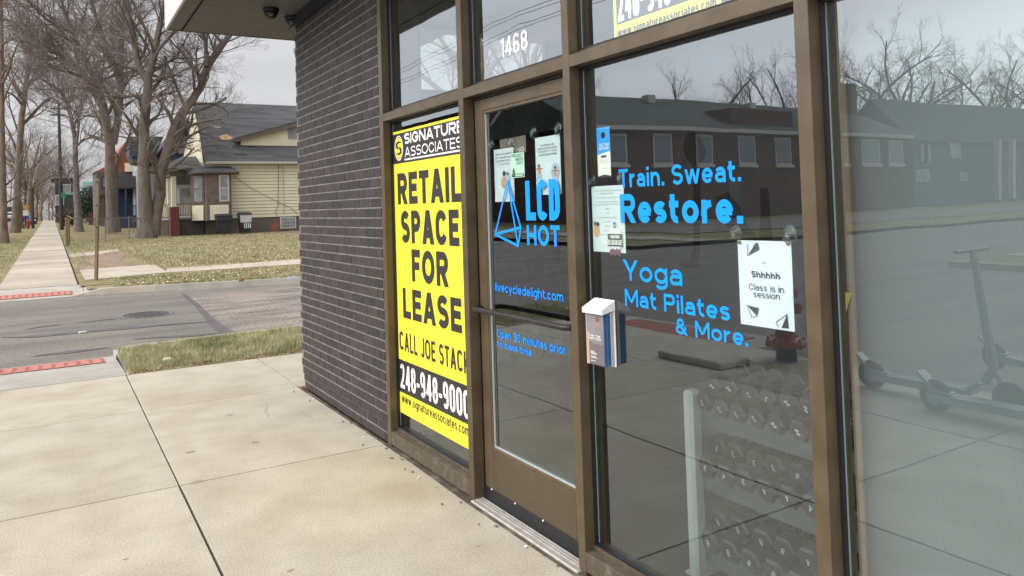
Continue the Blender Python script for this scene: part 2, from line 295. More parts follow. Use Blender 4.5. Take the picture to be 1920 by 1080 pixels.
        P(rr_(l, b, r, x), True); sx_ = l if ch in 'bp' else r; y0, y1 = (0, 1.0) if ch in 'bd' else (-.27, xh) if ch in 'pq' else (d+rxx*.6, xh); V(sx_, y0, y1)
        if ch == 'g': P([(r, d+rxx*.7)]+arc_(m, d+rxx*.7, rx, rxx*.7, 0, -150))
    elif ch == 'c': P(arc_(m, x-rxx, rx, rxx, 35, 180)+arc_(m, b+rxx, rx, rxx, 180, 325))
    elif ch == 'e': P([(r, (b+x)/2)]+arc_(m, x-rxx, rx, rxx, 0, 180)+arc_(m, b+rxx, rx, rxx, 180, 322)); Hh(l, r+h*.6, (b+x)/2-.01)
    elif ch == 'f': k = r-w*.42; P([(w*.42, 0), (w*.42, c-k)]+arc_(w*.42+k, c-k, k, k, 180, 90)); Hh(0, w*.92, x)
    elif ch in 'hn': V(l, 0, 1.0 if ch == 'h' else xh); P([(l, x-rxx)]+arc_(m, x-rxx, rx, rxx, 180, 0)+[(r, 0)])
    elif ch == 'm': q = (r-l)/4; V(l, 0, xh); P([(l, x-q)]+arc_(l+q, x-q, q, q, 180, 0)+[(l+2*q, 0)]); P([(l+2*q, x-q)]+arc_(l+3*q, x-q, q, q, 180, 0)+[(r, 0)])
    elif ch == 'u': V(r, 0, xh); P([(l, xh)]+arc_(m, b+rxx, rx, rxx, 180, 360))
    elif ch == 'r': V(l, 0, xh); k = w-l; P([(l, x-k*.8)]+arc_(w-.02, x-k*.8, k, k*.8, 180, 95))
    elif ch == 't': q = w*.36; k = r-q; P([(q, .93), (q, b+k)]+arc_(q+k, b+k, k, k, 180, 285)); Hh(0, w*.95, x)
    elif ch == 'i': V(h, 0, xh); V(h, .86-h*.2, .86-h*.2+t*1.02)
    elif ch == 'j': V(r, -.1, xh); V(r, .86, .86+t)
    elif ch == 'v': D(m, 0, h, xh, 1.1); D(m, 0, w-h, xh, 1.1)
    elif ch == 'x': D(h, 0, w-h, xh, 1.1); D(w-h, 0, h, xh, 1.1)
    elif ch == 'w': D(w*.28, 0, h, xh, .98); D(w*.28, 0, m, xh, .98); D(w*.72, 0, m, xh, .98); D(w*.72, 0, w-h, xh, .98)
    elif ch == 'y': D(m, 0, h, xh, 1.1); D(w*.28, -.27, w-h, xh, 1.1)
    elif ch == 'k': V(l, 0, 1); D(h*1.6, .2, w-h, xh, 1.2); D(w*.4, .38, w-h*1.1, 0, 1.1)
    elif ch == 'z': Hh(0, w, x); Hh(0, w, b); D(h, b, w-h, x, 1.2)
    elif ch == '1': V(r, 0, 1); D(h*.9, .78, r, .99, 1.3)
    elif ch == '2': P(arc_(m, c-ry*.95, rx, ry*.95, 165, -20)+[(r-.1*w, .47), (l+.02, b+.02)]); Hh(0, w, b)
    elif ch == '4': V(w*.70, 0, 1); Hh(0, w, .28); D(h*1.1, .26, w*.66, 1, 1.0)
    elif ch == '5': Hh(w*.14, w*.94, c); V(w*.14+h, .50, 1); q = (.62-b)/2; k = min(rx, q*1.3); P([(w*.14+h, .60-.02)]+arc_(r-k, b+q, k, q, 90, -90)+arc_(l+k, b+q, k, q, -90, -160))
    elif ch in '69':
        q = []; q.append(rr_(l, b, r, .62-h)); q.append([(l, b+.3)]+arc_(m, c-ry, rx, ry, 180, 28))
        if ch == '9': q = [[(w-u, 1-v) for u, v in p] for p in q]
        P(q[0], True); P(q[1])
    elif ch == '7': Hh(0, w, c); D(w*.28, 0, w-h, c, 1.05)
    elif ch == '&': P(rr_(w*.16+h*.3, .53, w*.62, c), True); P([(w*.62, .56), (w*.2, .44)]+arc_(w*.40, b+.23, w*.40-h, .23, 150, 330)+[(w*.84, .48)]); D(w*.96-h, 0, w*.30, .66, 1.1)
    elif ch == '-': Hh(0, w, .40)
    elif ch in '.,': B(0, t*1.1, 0, t*1.05)
    elif ch == ':': B(0, t, 0, t); B(0, t, .5, .5+t)
    elif ch == '%': D(w*.3, 0, w*.7, 1, .9); P(rr_(l, .62, w*.36, c), True); P(rr_(w*.64, b, r, .38), True)
    return S
def stroke_text(s, t, aspect=None, gap=.115):
    """returns vertices (u, v) normalised to the ink box, quads and one depth index per stroke"""
    def lay(ws):
        x = 0; out = []
        for i, ch in enumerate(s):
            w0 = GW.get(ch, .6); w = (w0*ws if w0 else t)
            if w0 and ch != ' ': w = max(w, t*2.3 if ch not in '1-jrtf' else t*1.7)
            out.append((ch, x, w)); x += w+(gap+.05*t)*(.5+.5*min(ws, 1.6))
        return out, x-(gap+.05*t)*(.5+.5*min(ws, 1.6))
    up_, dn = 0, 0
    asc = max(.9 if ch in 'ti' else 1. if (ch.isupper() or ch.isdigit() or ch in 'bdfhkl&%') else .72 for ch in s if ch != ' '); dsc = -.27 if any(ch in 'gpqyj' for ch in s) else 0
    ws = 1.
    if aspect:
        lo, hi = .15, 4.
        for _ in range(30):
            ws = (lo+hi)/2
            if lay(ws)[1] > aspect*(asc-dsc): hi = ws
            else: lo = ws
    out, W_ = lay(ws); V = []; Fc = []; dep = []; k = 0; h = t/2
    for ch, x, w in out:
        for st in glyph(ch, w, t):
            k = (k+1) % 7; n0 = len(V)
            if st[0] == 'b': _, a, b_, c, d = st; V += [(x+a, c), (x+b_, c), (x+b_, d), (x+a, d)]; Fc.append((n0, n0+1, n0+2, n0+3))
            elif st[0] == 'd':
                _, x0, y0, x1, y1, f = st; g = h*f*min(1.6, hypot(x1-x0, y1-y0)/max(.05, abs(y1-y0))); V += [(x+x0-g, y0), (x+x0+g, y0), (x+x1+g, y1), (x+x1-g, y1)]; Fc.append((n0, n0+1, n0+2, n0+3))
            else:
                p = [st[1][0]]
                for q in st[1][1:]:
                    if hypot(q[0]-p[-1][0], q[1]-p[-1][1]) > 1e-4: p.append(q)
                cl = st[2]
                if cl and hypot(p[0][0]-p[-1][0], p[0][1]-p[-1][1]) < 1e-4: p.pop()
                n = len(p)
                for i in range(n):
                    a = p[(i-1) % n] if (cl or i) else p[i]; b_ = p[(i+1) % n] if (cl or i < n-1) else p[i]
                    d0 = (p[i][0]-a[0], p[i][1]-a[1]); d1 = (b_[0]-p[i][0], b_[1]-p[i][1]); l0 = hypot(*d0) or 1; l1 = hypot(*d1) or 1
                    n1 = (-(d0[1]/l0+d1[1]/l1), d0[0]/l0+d1[0]/l1); ln_ = hypot(*n1) or 1; n1 = (n1[0]/ln_, n1[1]/ln_)
                    sc_ = 1.
                    if (cl or 0 < i < n-1): cs = (n1[0]*-d1[1]+n1[1]*d1[0])/l1; sc_ = min(1.5, 1/max(.3, abs(cs)))
                    V += [(x+p[i][0]+n1[0]*h*sc_, p[i][1]+n1[1]*h*sc_), (x+p[i][0]-n1[0]*h*sc_, p[i][1]-n1[1]*h*sc_)]
                for i in range(1, n):       # no folding back on the inside of tight curves
                    dx_, dy_ = p[i][0]-p[i-1][0], p[i][1]-p[i-1][1]
                    for e in (0, 1):
                        u0, u1 = V[n0+2*i-2+e], V[n0+2*i+e]
                        if (u1[0]-u0[0])*dx_+(u1[1]-u0[1])*dy_ <= 0: V[n0+2*i+e] = u0
                for i in range(n if cl else n-1): j = (i+1) % n; Fc.append((n0+2*i, n0+2*i+1, n0+2*j+1, n0+2*j))
            dep += [k]*(len(V)-n0)
    return [(u/W_, (v-dsc)/(asc-dsc)) for u, v in V], Fc, dep
def T(s, X, xl, xr, b, t, m, parent, wt=.14, name='lettering', mb=None, gap=.115):
    """text on the plane x=X; ink box: pixel columns xl..xr, bottom through pixel b, top through pixel t"""
    z0 = onX(b, X).z; z1 = onX(t, X).z; ya = onX((xl, (b[1]+t[1])/2), X).y; yb = onX((xr, (b[1]+t[1])/2), X).y
    vs, fs, dp = stroke_text(s, wt, abs(ya-yb)/(z1-z0), gap); q = mb or M(); q.add([(X-.00003*k, ya+(yb-ya)*u, z0+(z1-z0)*v) for (u, v), k in zip(vs, dp)], fs)
    if mb is None: return q.build(name, m, parent)
def TB(s, X, y0, y1, z0, z1, mb, wt=.13):
    vs, fs, dp = stroke_text(s, wt, abs(y1-y0)/(z1-z0)); mb.add([(X-.00003*k, y0+(y1-y0)*u, z0+(z1-z0)*v) for (u, v), k in zip(vs, dp)], fs)
def sheet(mb, x0, x1, y0, y1, step, z=0.):
    nx = max(1, int((x1-x0)/step)); ny = max(1, int((y1-y0)/step)); b = len(mb.v)
    for j in range(ny+1):
        for i in range(nx+1):
            y = y0+(y1-y0)*j/ny; mb.v.append((x0+(x1-x0)*i/nx, y, gz(y)+z))
    for j in range(ny):
        for i in range(nx):
            a = b+j*(nx+1)+i; mb.f.append((a, a+1, a+nx+2, a+nx+1))
    return mb
def gpoly(pts, z): return [(x, y, gz(y)+z) for x, y in pts]
# ================================================================== SETTING
mb = M()
ys = [-60, 18, 30, 60, 100, 140, 700]
for a, b_ in zip(ys, ys[1:]): mb.add([(-700, a, gz(a)-.32), (700, a, gz(a)-.32), (700, b_, gz(b_)-.32), (-700, b_, gz(b_)-.32)], [(0, 1, 2, 3)])
mb.build('ground', lawnm, kind='structure')
mb = M()      # both roads, one sheet each at -0.12
sheet(mb, -12.9, -2.4, -40, 240, 6, -.12); sheet(mb, -2.4, 60, 9.6, 19.8, 3, -.12); sheet(mb, -60, -12.9, 9.6, 19.8, 3, -.12)
road = mb.build('road', asphalt, kind='structure')
def fy(x): return 18.85-.27*max(0, x-.6) if x < 6 else 17.39   # far edge of the cross street
# rough older asphalt east of the diagonal seam
seam = [(327, 541), (345, 553), (368, 571), (384, 588), (398, 603), (416, 618), (440, 631)]
sp = [onZ(p, -.12) for p in seam]
mb = M(); mb.poly([(p.x, p.y, -.116) for p in sp][::-1] + [(sp[0].x, 18.2, -.116), (30, 18.2, -.116), (30, 9.8, -.116), (sp[-1].x, 9.8, -.116)])
mb.build('old_road_surface', asphalt_old, kind='structure')
mb = M()
for i in range(len(sp)-1):
    a, b_ = sp[i], sp[i+1]; w0 = .035+.05*(i/5.)**2; w1 = .035+.05*((i+1)/5.)**2
    mb.add([(a.x-w0, a.y-.02, -.112), (a.x+w0, a.y, -.112), (b_.x+w1, b_.y, -.112), (b_.x-w1, b_.y-.02, -.112)], [(0, 1, 2, 3)])
mb.build('tar_seam', tar, road)
def streak(pts, w):
    q = M(); P = [onZ(p, -.12) for p in pts]
    up_ = []; dn = []
    for i, p in enumerate(P):
        k = sin(pi*(i+.15)/(len(P)-.7))*w*(.7+.6*R.random()); up_.append((p.x, p.y+k, -.114)); dn.append((p.x, p.y-k*(.6+.5*R.random()), -.114))
    q.poly(up_+dn[::-1]); q.build('tar_streak', tar_l, road)
tar_l = mat('tar_streak', (.085, .08, .077), .8, col2=(.125, .115, .108), ns=5, detail=8)
streak([(0, 633), (30, 633), (70, 631), (110, 627), (150, 623), (200, 619), (250, 614), (300, 610), (350, 606), (400, 603)], .20)
streak([(45, 619), (70, 614), (95, 611), (118, 609)], .07)
streak([(145, 606), (170, 603), (195, 600), (222, 598)], .08)
streak([(250, 637), (290, 633), (330, 631), (370, 629), (410, 625)], .12)
streak([(60, 669), (90, 665), (130, 661), (170, 656), (208, 652)], .10)
# manhole
mc = onZ((274, 590.5), -.12)
mh = thing('manhole_cover', 'round iron manhole cover set in the side street asphalt', 'manhole cover', (mc.x, mc.y, -.12))
M().lathe((mc.x, mc.y, -.13), [(.44, 0), (.44, .018), (.41, .018)], 28).build('collar', mat('grey_patch', (.20, .185, .165), .9, col2=(.10, .09, .085), ns=9), mh)
M().lathe((mc.x, mc.y, -.125), [(.36, 0), (.36, .019), (.335, .021), (.335, .015), (.30, .015)], 28).build('iron_ring', steel, mh)
q = M().lathe((mc.x, mc.y, -.125), [(.295, 0), (.295, .018), (.28, .018)], 28)
for i in range(8):
    for j in range(8):
        a, b_ = mc.x-.22+i*.06, mc.y-.22+j*.06
        if hypot(a-mc.x, b_-mc.y) < .25: q.box(a-.02, a+.02, b_-.02, b_+.02, -.108, -.103)
q.build('lid', mat('iron', (.09, .08, .075), .6, .4), mh)
# ---- pavement outside the shop: separate slabs with open joints
base = M().box(-2.3, 1.93, -14, 8.46, -.20, -.022).box(1.93, 40, 6.79, 8.46, -.2, -.022).build('sidewalk', jointm, kind='structure')
def slab(x0, x1, y0, y1, m=concrete, par=None, g=.006, c=.002, z=0.):
    q = M().cbox(x0+g, x1-g, y0+g, y1-g, -.10, 0, c)
    q.v = [(a, b_, cc+z+(gz(b_) if y0 > 18 else 0)) for a, b_, cc in q.v]
    return q.build('concrete_slab', m, par or base)
yj = [8.46, 6.84, 4.82, 2.63, .42, -1.75, -3.9, -6.1, -8.3, -10.5, -12.7]
for a, b_ in zip(yj, yj[1:]):
    for x0, x1 in ((-2.28, -1.03), (-1.03, .615), (.615, 1.868 if b_ < 6.8 else 1.868)):
        slab(x0, x1, b_, a, g=.0070 if a < 5 else .0048)
slab(1.868, 3.6, 6.84, 8.46); slab(3.6, 5.6, 6.84, 8.46)
# ramp towards the cross street and its red tactile strip
ramp_base = M().box(-1.08, .61, 8.47, 10.25, -.3, -.10).build('curb_ramp', jointm, kind='structure')
q = M()
prof = [(8.47, 0), (9.6, -.045), (10.2, -.085)]
PR = [(8.466, 0.0), (9.58, -.045), (10.20, -.085), (10.30, -.095), (10.31, -.125)]
for (ya_, za_), (yb_, zb_) in zip(PR, PR[1:]): q.add([(-1.08, ya_, za_), (.62, ya_, za_), (.62, yb_, zb_), (-1.08, yb_, zb_)], [(0, 1, 2, 3)])
q.build('concrete_slab', concrete2, ramp_base)
q = M().prism([(.62, 8.47, -.25), (.62, 9.9, -.25), (.75, 10.25, -.25), (.95, 10.42, -.25), (.62, 10.34, -.25)], (0, 0, .22)); q.v = [(a, b_, c if c < -.1 else -.0-.03*max(0, (b_-8.47)/2)) for a, b_, c in q.v]; q.build('ramp_flare', concrete2, ramp_base)
M().add([(.62, 8.466, .0005), (.645, 8.48, .003), (.83, 10.0, .003), (.96, 10.30, -.02), (.62, 10.30, -.095), (.62, 9.58, -.045)], [(0, 1, 5), (1, 2, 5), (2, 3, 4, 5)]).add([(.62, 10.30, -.095), (.96, 10.30, -.02), (.96, 10.31, -.13), (.62, 10.31, -.13)], [(0, 1, 2, 3)]).build('ramp_wing', concrete2, ramp_base)
def tact(x0, x1, y0, y1, z0, z1, par, along=True):
    q = M()
    n = int((x1-x0)/.115)
    for i in range(n):                 # panels of red pavers with darker raised bars between
        a = x0+(x1-x0)*i/n; q.add([(a+.004, y0, z0+.006), (a+(x1-x0)/n-.034, y0, z0+.006), (a+(x1-x0)/n-.034, y1, z1+.006), (a+.004, y1, z1+.006)], [(0, 1, 2, 3)])
    q.build('tactile_paving', tactile, par)
    q = M().add([(x0, y0, z0+.002), (x1, y0, z0+.002), (x1, y1, z1+.002), (x0, y1, z1+.002)], [(0, 1, 2, 3)]); q.build('tactile_bed', mat('tactile_dark', (.33, .115, .085), .9), par)
ta = onZ((205, 672), -.04); tact(-1.05, .50, 9.60, 10.16, -.044, -.080, ramp_base)
# west ramp towards the main road (seen in the glass)
q = M().box(-3.0, -2.3, 5.6, 8.3, -.25, -.03); wr = q.build('west_curb_ramp', concrete2, kind='structure')
q = M().add([(-2.85, 6.0, -.024), (-2.32, 6.0, -.024), (-2.32, 8.0, -.024), (-2.85, 8.0, -.024)], [(0, 1, 2, 3)]); q.build('tactile_paving', tactile, wr)
q = M()
for i in range(16): q.box(-2.85, -2.32, 6.02+i*.125, 6.05+i*.125, -.024, -.018)
q.build('tactile_bars', MATS['tactile_dark'], wr)
# near verge and corner grass
def near_edge(x): return 10.30+(.16*sin((x-.7)*.9) if x < 2.6 else .16*sin(1.71))-.03*max(0, x-2.6)
pts = [(.64, 8.475)]+[(40, 8.475), (40, 10.1)]+[(x, near_edge(x)-.14) for x in (8, 5, 3.4, 2.6, 2.0, 1.5, 1.1, .95)]+[(.80, 9.95), (.64, 8.6)]
verge = M().prism([(a, b_, -.2) for a, b_ in pts], (0, 0, .205)).build('grass_verge', grassm, kind='structure')
cv = M().prism([(-1.1, 8.47, -.2), (-1.1, 10.15, -.2), (-2.0, 10.1, -.2), (-2.6, 9.5, -.2), (-2.8, 8.32, -.2)], (0, 0, .205)).build('corner_grass', grassm, kind='structure')
kb = M()
xs = [.72, .9, 1.1, 1.5, 2, 2.6, 3.4, 5, 8, 14, 40]
for a, b_ in zip(xs, xs[1:]): kb.prism([(a, near_edge(a)-.14, -.2), (b_, near_edge(b_)-.14, -.2), (b_, near_edge(b_), -.2), (a, near_edge(a), -.2)], (0, 0, .207))
kb.build('curb', concrete2, kind='structure')
def blades(name, areas, n, h0, h1, w, m, label, cat, z=.0, seed=1, lean=.5, kind='stuff', parent=None):
    r = random.Random(seed); q = M(); tot = sum(a[4] for a in areas)
    for (x0, x1, f0, f1, wt) in areas:
        for i in range(int(n*wt/tot)):
            x = r.uniform(x0, x1); ya, yb = f0(x), f1(x); y = r.uniform(ya, yb)
            e = min(1, .5+min(y-ya, yb-y)*4); h = r.uniform(h0, h1)*e; a = r.uniform(0, 2*pi); l_ = r.uniform(.1, lean)*h
            dx, dy = cos(a)*w/2, sin(a)*w/2; lx, ly = cos(a+1.5)*l_, sin(a+1.5)*l_; zz = z+gz(y) if y > 18 else z
            q.add([(x-dx, y-dy, zz), (x+dx, y+dy, zz), (x+lx, y+ly, zz+h)], [(0, 1, 2)])
    q.build(name, m, parent, label, cat, kind=kind)
blades('grass', [(.64, 4.2, lambda x: 8.50, lambda x: near_edge(x)-.13, 7.), (4.2, 7, lambda x: 8.5, lambda x: near_edge(x)-.13, 1.), (-2.5, -1.12, lambda x: 8.5, lambda x: 10.0, 1.3)], 60000, .02, .075, .006, bladem, 'short winter grass on the strip beside the shop pavement', 'grass')
blades('dead_leaves', [(.66, 4.5, lambda x: 8.48, lambda x: 8.68, 1)], 1700, .008, .03, .035, mat('rust_leaf', (.16, .06, .025), .9, col2=(.30, .17, .08), ns=20), 'rusty dead leaves along the pavement edge of the grass strip', 'leaves', seed=9, lean=3)
# ---- across the side street
def fe(x): return fy(x)
kb = M(); xs = [.25, .6, .9, 1.3, 1.45]
def kerb(xs, z0, z1, w=.17):
    k = M()
    for i, (a, b_) in enumerate(zip(xs, xs[1:])):
        k.add([(a, fe(a), -.15), (b_, fe(b_), -.15), (b_, fe(b_)+.02, z1(b_)), (a, fe(a)+.02, z1(a)), (b_, fe(b_)+w, z1(b_)), (a, fe(a)+w, z1(a)), (b_, fe(b_)+w, -.15), (a, fe(a)+w, -.15)],
              [(0, 1, 2, 3), (3, 2, 4, 5), (5, 4, 6, 7), (0, 3, 5, 7), (1, 6, 4, 2)])
    return k
fk = kerb([.35, .6, .9, 1.3, 1.7, 1.95], 0, lambda x: -.10+.13*min(1, max(0, (x-.35)/.6)), .25).build('far_curb', concreteF, kind='structure')
kerb([1.955, 2.8, 3.6, 3.62, 4.8, 6, 9, 30], 0, lambda x: .03, .16).build('curb_stone', concrete2, fk)
lawn = M()
sheet(lawn, .55, 60, 19.9, 140, 4, .0)
for a, b_ in zip([.65, 1, 1.5, 2, 3, 4, 5, 6, 9, 30], [1, 1.5, 2, 3, 4, 5, 6, 9, 30]):
    for yy0, yy1 in ((0, .33), (.33, .66), (.66, 1)):
        pa, pb = fe(a)+.17, fe(b_)+.17; lawn.add([(a, pa+(19.9-pa)*yy0, .012), (b_, pb+(19.9-pb)*yy0, .012), (b_, pb+(19.9-pb)*yy1, .012), (a, pa+(19.9-pa)*yy1, .012)], [(0, 1, 2, 3)])
lawn.build('lawn', lawnm, kind='structure')
pk = M(); sheet(pk, -2.9, -1.0, 21.5, 140, 4, .0); pk.build('parkway_grass', lawnm, kind='structure')
kb = M()
for a in range(20, 140, 8): kb.add([(-3.05, a, gz(a)-.13), (-2.9, a, gz(a)-.13), (-2.9, a, gz(a)+.01), (-3.05, a, gz(a)+.01), (-3.05, a+7.95, gz(a+7.95)-.13), (-2.9, a+7.95, gz(a+7.95)-.13), (-2.9, a+7.95, gz(a+7.95)+.01), (-3.05, a+7.95, gz(a+7.95)+.01)], [(0, 1, 2, 3), (3, 2, 6, 7), (0, 3, 7, 4), (4, 5, 6, 7)])
kb.build('main_road_curb', concreteF, kind='structure')
fs = M().add(gpoly([(-1.06, 20.34), (.56, 20.34)], -.03)+gpoly([(.56, 140), (-1.06, 140)], -.03), [(0, 1, 2, 3)]).build('far_sidewalk', jointm, kind='structure')
y = 20.35
while y < 138:
    st = 1.52 if y < 60 else 6.1
    slab(-1.05, .52, y, y+st, concreteF, fs, g=.012, z=.006); y += st
q = M(); PR = [(18.86, -.115), (18.88, -.098), (19.02, -.085), (20.34, .022)]
for (ya_, za_), (yb_, zb_) in zip(PR, PR[1:]): q.add([(-2.6, ya_, za_), (.60, ya_, za_), (.60, yb_, zb_), (-2.6, yb_, zb_)], [(0, 1, 2, 3)])
q.add([(.60, 18.88, -.098), (.95, 18.86, .0), (.62, 20.34, .022)], [(0, 1, 2)]).add([(.60, 18.86, -.12), (.95, 18.84, -.12), (.95, 18.86, .0), (.60, 18.88, -.098)], [(0, 1, 2, 3)])
q.build('ramp_slab', concrete2, fs)
tact(-2.2, .38, 19.06, 19.56, -.076, -.036, fs)
def flat(name, px, m, z, kind='structure', par=None, thick=.04):
    P = [onG(p) for p in px]; q = M().prism([(p.x, p.y, gz(p.y)+z-thick) for p in P], (0, 0, thick)); return q.build(name, m, par, kind=kind if par is None else None)
flat('driveway_apron', [(150, 508), (160, 526), (212, 522), (262, 517), (315, 512), (290, 497), (215, 502)], concreteF, .022)
wk = flat('cross_walk', [(312, 512), (312.5, 505), (565, 487), (640, 482), (640, 489), (565, 495.5)], concreteF, .018)
flat('dirt_patch', [(128, 478), (150, 508), (215, 502), (255, 497), (225, 490), (235, 478), (222, 469), (165, 473)], dirtm, .010)
flat('mud_patch', [(395, 447), (480, 442), (560, 433), (561, 439), (470, 449), (400, 452)], dirtm, .010)
flat('old_drive_slab', [(129, 477), (131, 483), (180, 479), (224, 471), (222, 468)], concreteF, .022)
blades('lawn_tufts', [(1.2, 7, lambda x: fe(x)+.2, lambda x: 21.2-.0*x, 3.), (2.5, 12, lambda x: 24, lambda x: 34, 3.), (.7, 12, lambda x: 34, lambda x: 47, 2.), (-2.8, -1.1, lambda x: 22, lambda x: 60, 1.), (.56, 1.1, lambda x: 26, lambda x: 60, .5)], 60000, .03, .09, .022, bladem, 'patchy brown and green winter grass across the side street', 'grass', seed=4)
def leaves(n, ar, s0, s1, seed):
    r = random.Random(seed); q = M()
    for (x0, x1, y0, y1, w) in ar:
        for i in range(int(n*w)):
            x = r.uniform(x0, x1); y = r.gauss((y0+y1)/2, (y1-y0)/3.4) if r.random() < .5 else r.uniform(y0, y1); y = max(fe(x)+.2, y); s = r.uniform(s0, s1); a = r.uniform(0, 6.3); z = gz(y)+r.uniform(.03, .07)
            c, d = cos(a)*s, sin(a)*s
            q.add([(x-c, y-d, z), (x+d*.6, y-c*.6, z+s*.5), (x+c, y+d, z+.01), (x-d*.6, y+c*.6, z+s*.4)], [(0, 1, 2, 3)])
    return q
leaves(1, [(1.3, 7, 18.2, 20.8, 620), (2.6, 10, 22.6, 28, 1100), (1, 14, 29, 46, 600), (.7, 3, 42, 46, 90)], .022, .058, 3).build('fallen_leaves', leafm, None, 'pale fallen leaves scattered on the lawn across the street', 'leaves', kind='stuff')
# west side of the main road (seen only in the glass)
q = M(); sheet(q, -60, -13.1, 19.9, 60, 5, .0); q.build('west_lawn', lawnm, kind='structure')
q = M().box(-60, -13.1, -30, 9.5, -.3, .0); q.build('west_verge', lawnm, kind='structure')
q = M().box(-13.1, -12.9, -30, 9.5, -.3, .012); sheet(q, -13.1, -12.9, 19.9, 140, 8, .02); q.build('west_curb', concrete2, kind='structure')
q = M().box(-16.9, -15.3, -30, 9.6, .0, .02); q.add(gpoly([(-16.9, 19.9), (-15.3, 19.9), (-15.3, 90), (-16.9, 90)], .03), [(0, 1, 2, 3)]); q.build('west_sidewalk', concreteF, kind='structure')
q = M().add(gpoly([(-56, 24), (-19, 24), (-19, 33), (-56, 33)], .03), [(0, 1, 2, 3)]); q.build('parking_lot', asphalt, kind='structure')
# ================================================================== SHOP BUILDING
shop = thing('shop_building', 'dark brick corner shop with bronze framed storefront glass and grey canopy', 'shop', (W, 6.78, 0))
YB0, YC, ZS = 4.795, 6.775, 3.265
# backing walls; the north wall has a window opening
q = M().box(W+.0015, W+.30, 4.80, YC-.0015, .1385, 4.4).box(W+.0165, W+.30, 4.80, YC-.008, 0.02, .138)
q.box(W+.30, 2.95, YC-.25, YC-.012, -.1, 4.4).box(2.95, 4.5, YC-.25, YC-.012, -.1, 2.62).box(2.95, 4.5, YC-.25, YC-.012, 3.25, 4.4).box(4.5, 9, YC-.25, YC-.012, -.1, 4.4)
q.build('wall', mortarm, shop)
nf = M().box(2.95, 3.02, YC-.16, YC-.10, 2.62, 3.25).box(3.50, 3.56, YC-.16, YC-.10, 2.62, 3.25).box(4.44, 4.5, YC-.16, YC-.10, 2.62, 3.25).box(3.02, 4.44, YC-.158, YC-.102, 2.62, 2.67).build('side_window_frame', bronze, shop)
M().poly([(2.96, YC-.13, 2.63), (4.49, YC-.13, 2.63), (4.49, YC-.13, 3.24), (2.96, YC-.13, 3.24)]).build('pane', glassm, nf)
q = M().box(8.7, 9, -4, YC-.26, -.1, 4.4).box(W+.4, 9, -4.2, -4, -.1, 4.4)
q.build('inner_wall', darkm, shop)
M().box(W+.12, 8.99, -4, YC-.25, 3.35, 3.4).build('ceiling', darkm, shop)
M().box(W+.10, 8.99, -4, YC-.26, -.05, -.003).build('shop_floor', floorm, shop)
M().box(W-.3, 9.2, -4.3, YC+.2, 4.4, 4.6).build('roof', navy, shop)
# bricks: running bond, 67.7 mm courses
rb = random.Random(3); variants = []
for k in range(6):
    q = M(); L_, Hh = .1935, .0575; c = .003
    q.cbox(-.017-rb.uniform(0, .0015), .0, -L_/2, L_/2, 0, Hh, c)
    q.v = [(a+rb.uniform(-.0008, .0008), b_+rb.uniform(-.001, .001), z+rb.uniform(-.001, .001)) for a, b_, z in q.v]
    me = bpy.data.meshes.new('brick'); me.from_pydata(q.v, [], q.f); me.materials.append(brickm); variants.append(me)
spots = []
for k in range(49):
    z = .006+k*.0677
    if z+.06 > ZS: break
    rec = .016 if k < 2 else 0.
    off = 0 if k % 2 else .1015
    yy = YB0+.003+off-.1
    while yy < YC:
        a, b_ = max(yy-.097, YB0+.004), min(yy+.097, YC)
        if YC-b_ < .045: b_ = YC
        if b_-a > .03: spots.append((a, b_, z, rec))
        yy += .203
spots.sort(key=lambda s: hypot(s[0], W) + abs(s[2]-1.2)*.9)
rest = M()
for i, (a, b_, z, rec) in enumerate(spots):
    if i < 300:
        if .19 < b_-a < .1945:
            o = child(variants[rb.randrange(6)], 'brick', shop, (rec+rb.uniform(0, .001)+.0148, (a+b_)/2-6.78, z)); o.rotation_euler = (rb.uniform(-.006, .006), 0, rb.uniform(-.004, .004))
        else:
            o = child(variants[rb.randrange(6)], 'brick', shop, (rec+.0148, (a+b_)/2-6.78, z)); o.scale = (1, (b_-a)/.1935, 1)
    else: rest.cbox(W-.003+rec, W+.012+rec, a+.001, b_-.001, z+.001, z+.0575, .003)
rest.build('brick_courses', brickm, shop, kind='stuff')
q = M()
for k in range(48):
    q.box(W+.05, 2.9, YC-.011, YC+.004, .006+k*.0677, .0635+k*.0677)
q.build('north_brick_face', brickm, shop)
M().prism([(W+.001, 6.84, .0005), (W-.03, 6.84, .0005), (W-.012, 4.7, .0005), (W-.035, 3.6, .0005), (W-.03, 2.0, .0005), (W+.05, 2.0, .0005), (W+.05, 4.79, .0005), (W+.001, 4.79, .0005)], (0, 0, .004)).build('sealant_line', mat('grime', (.075, .055, .04), .95, col2=(.19, .15, .11), ns=9, detail=9, fac=(.45, .7)), shop)
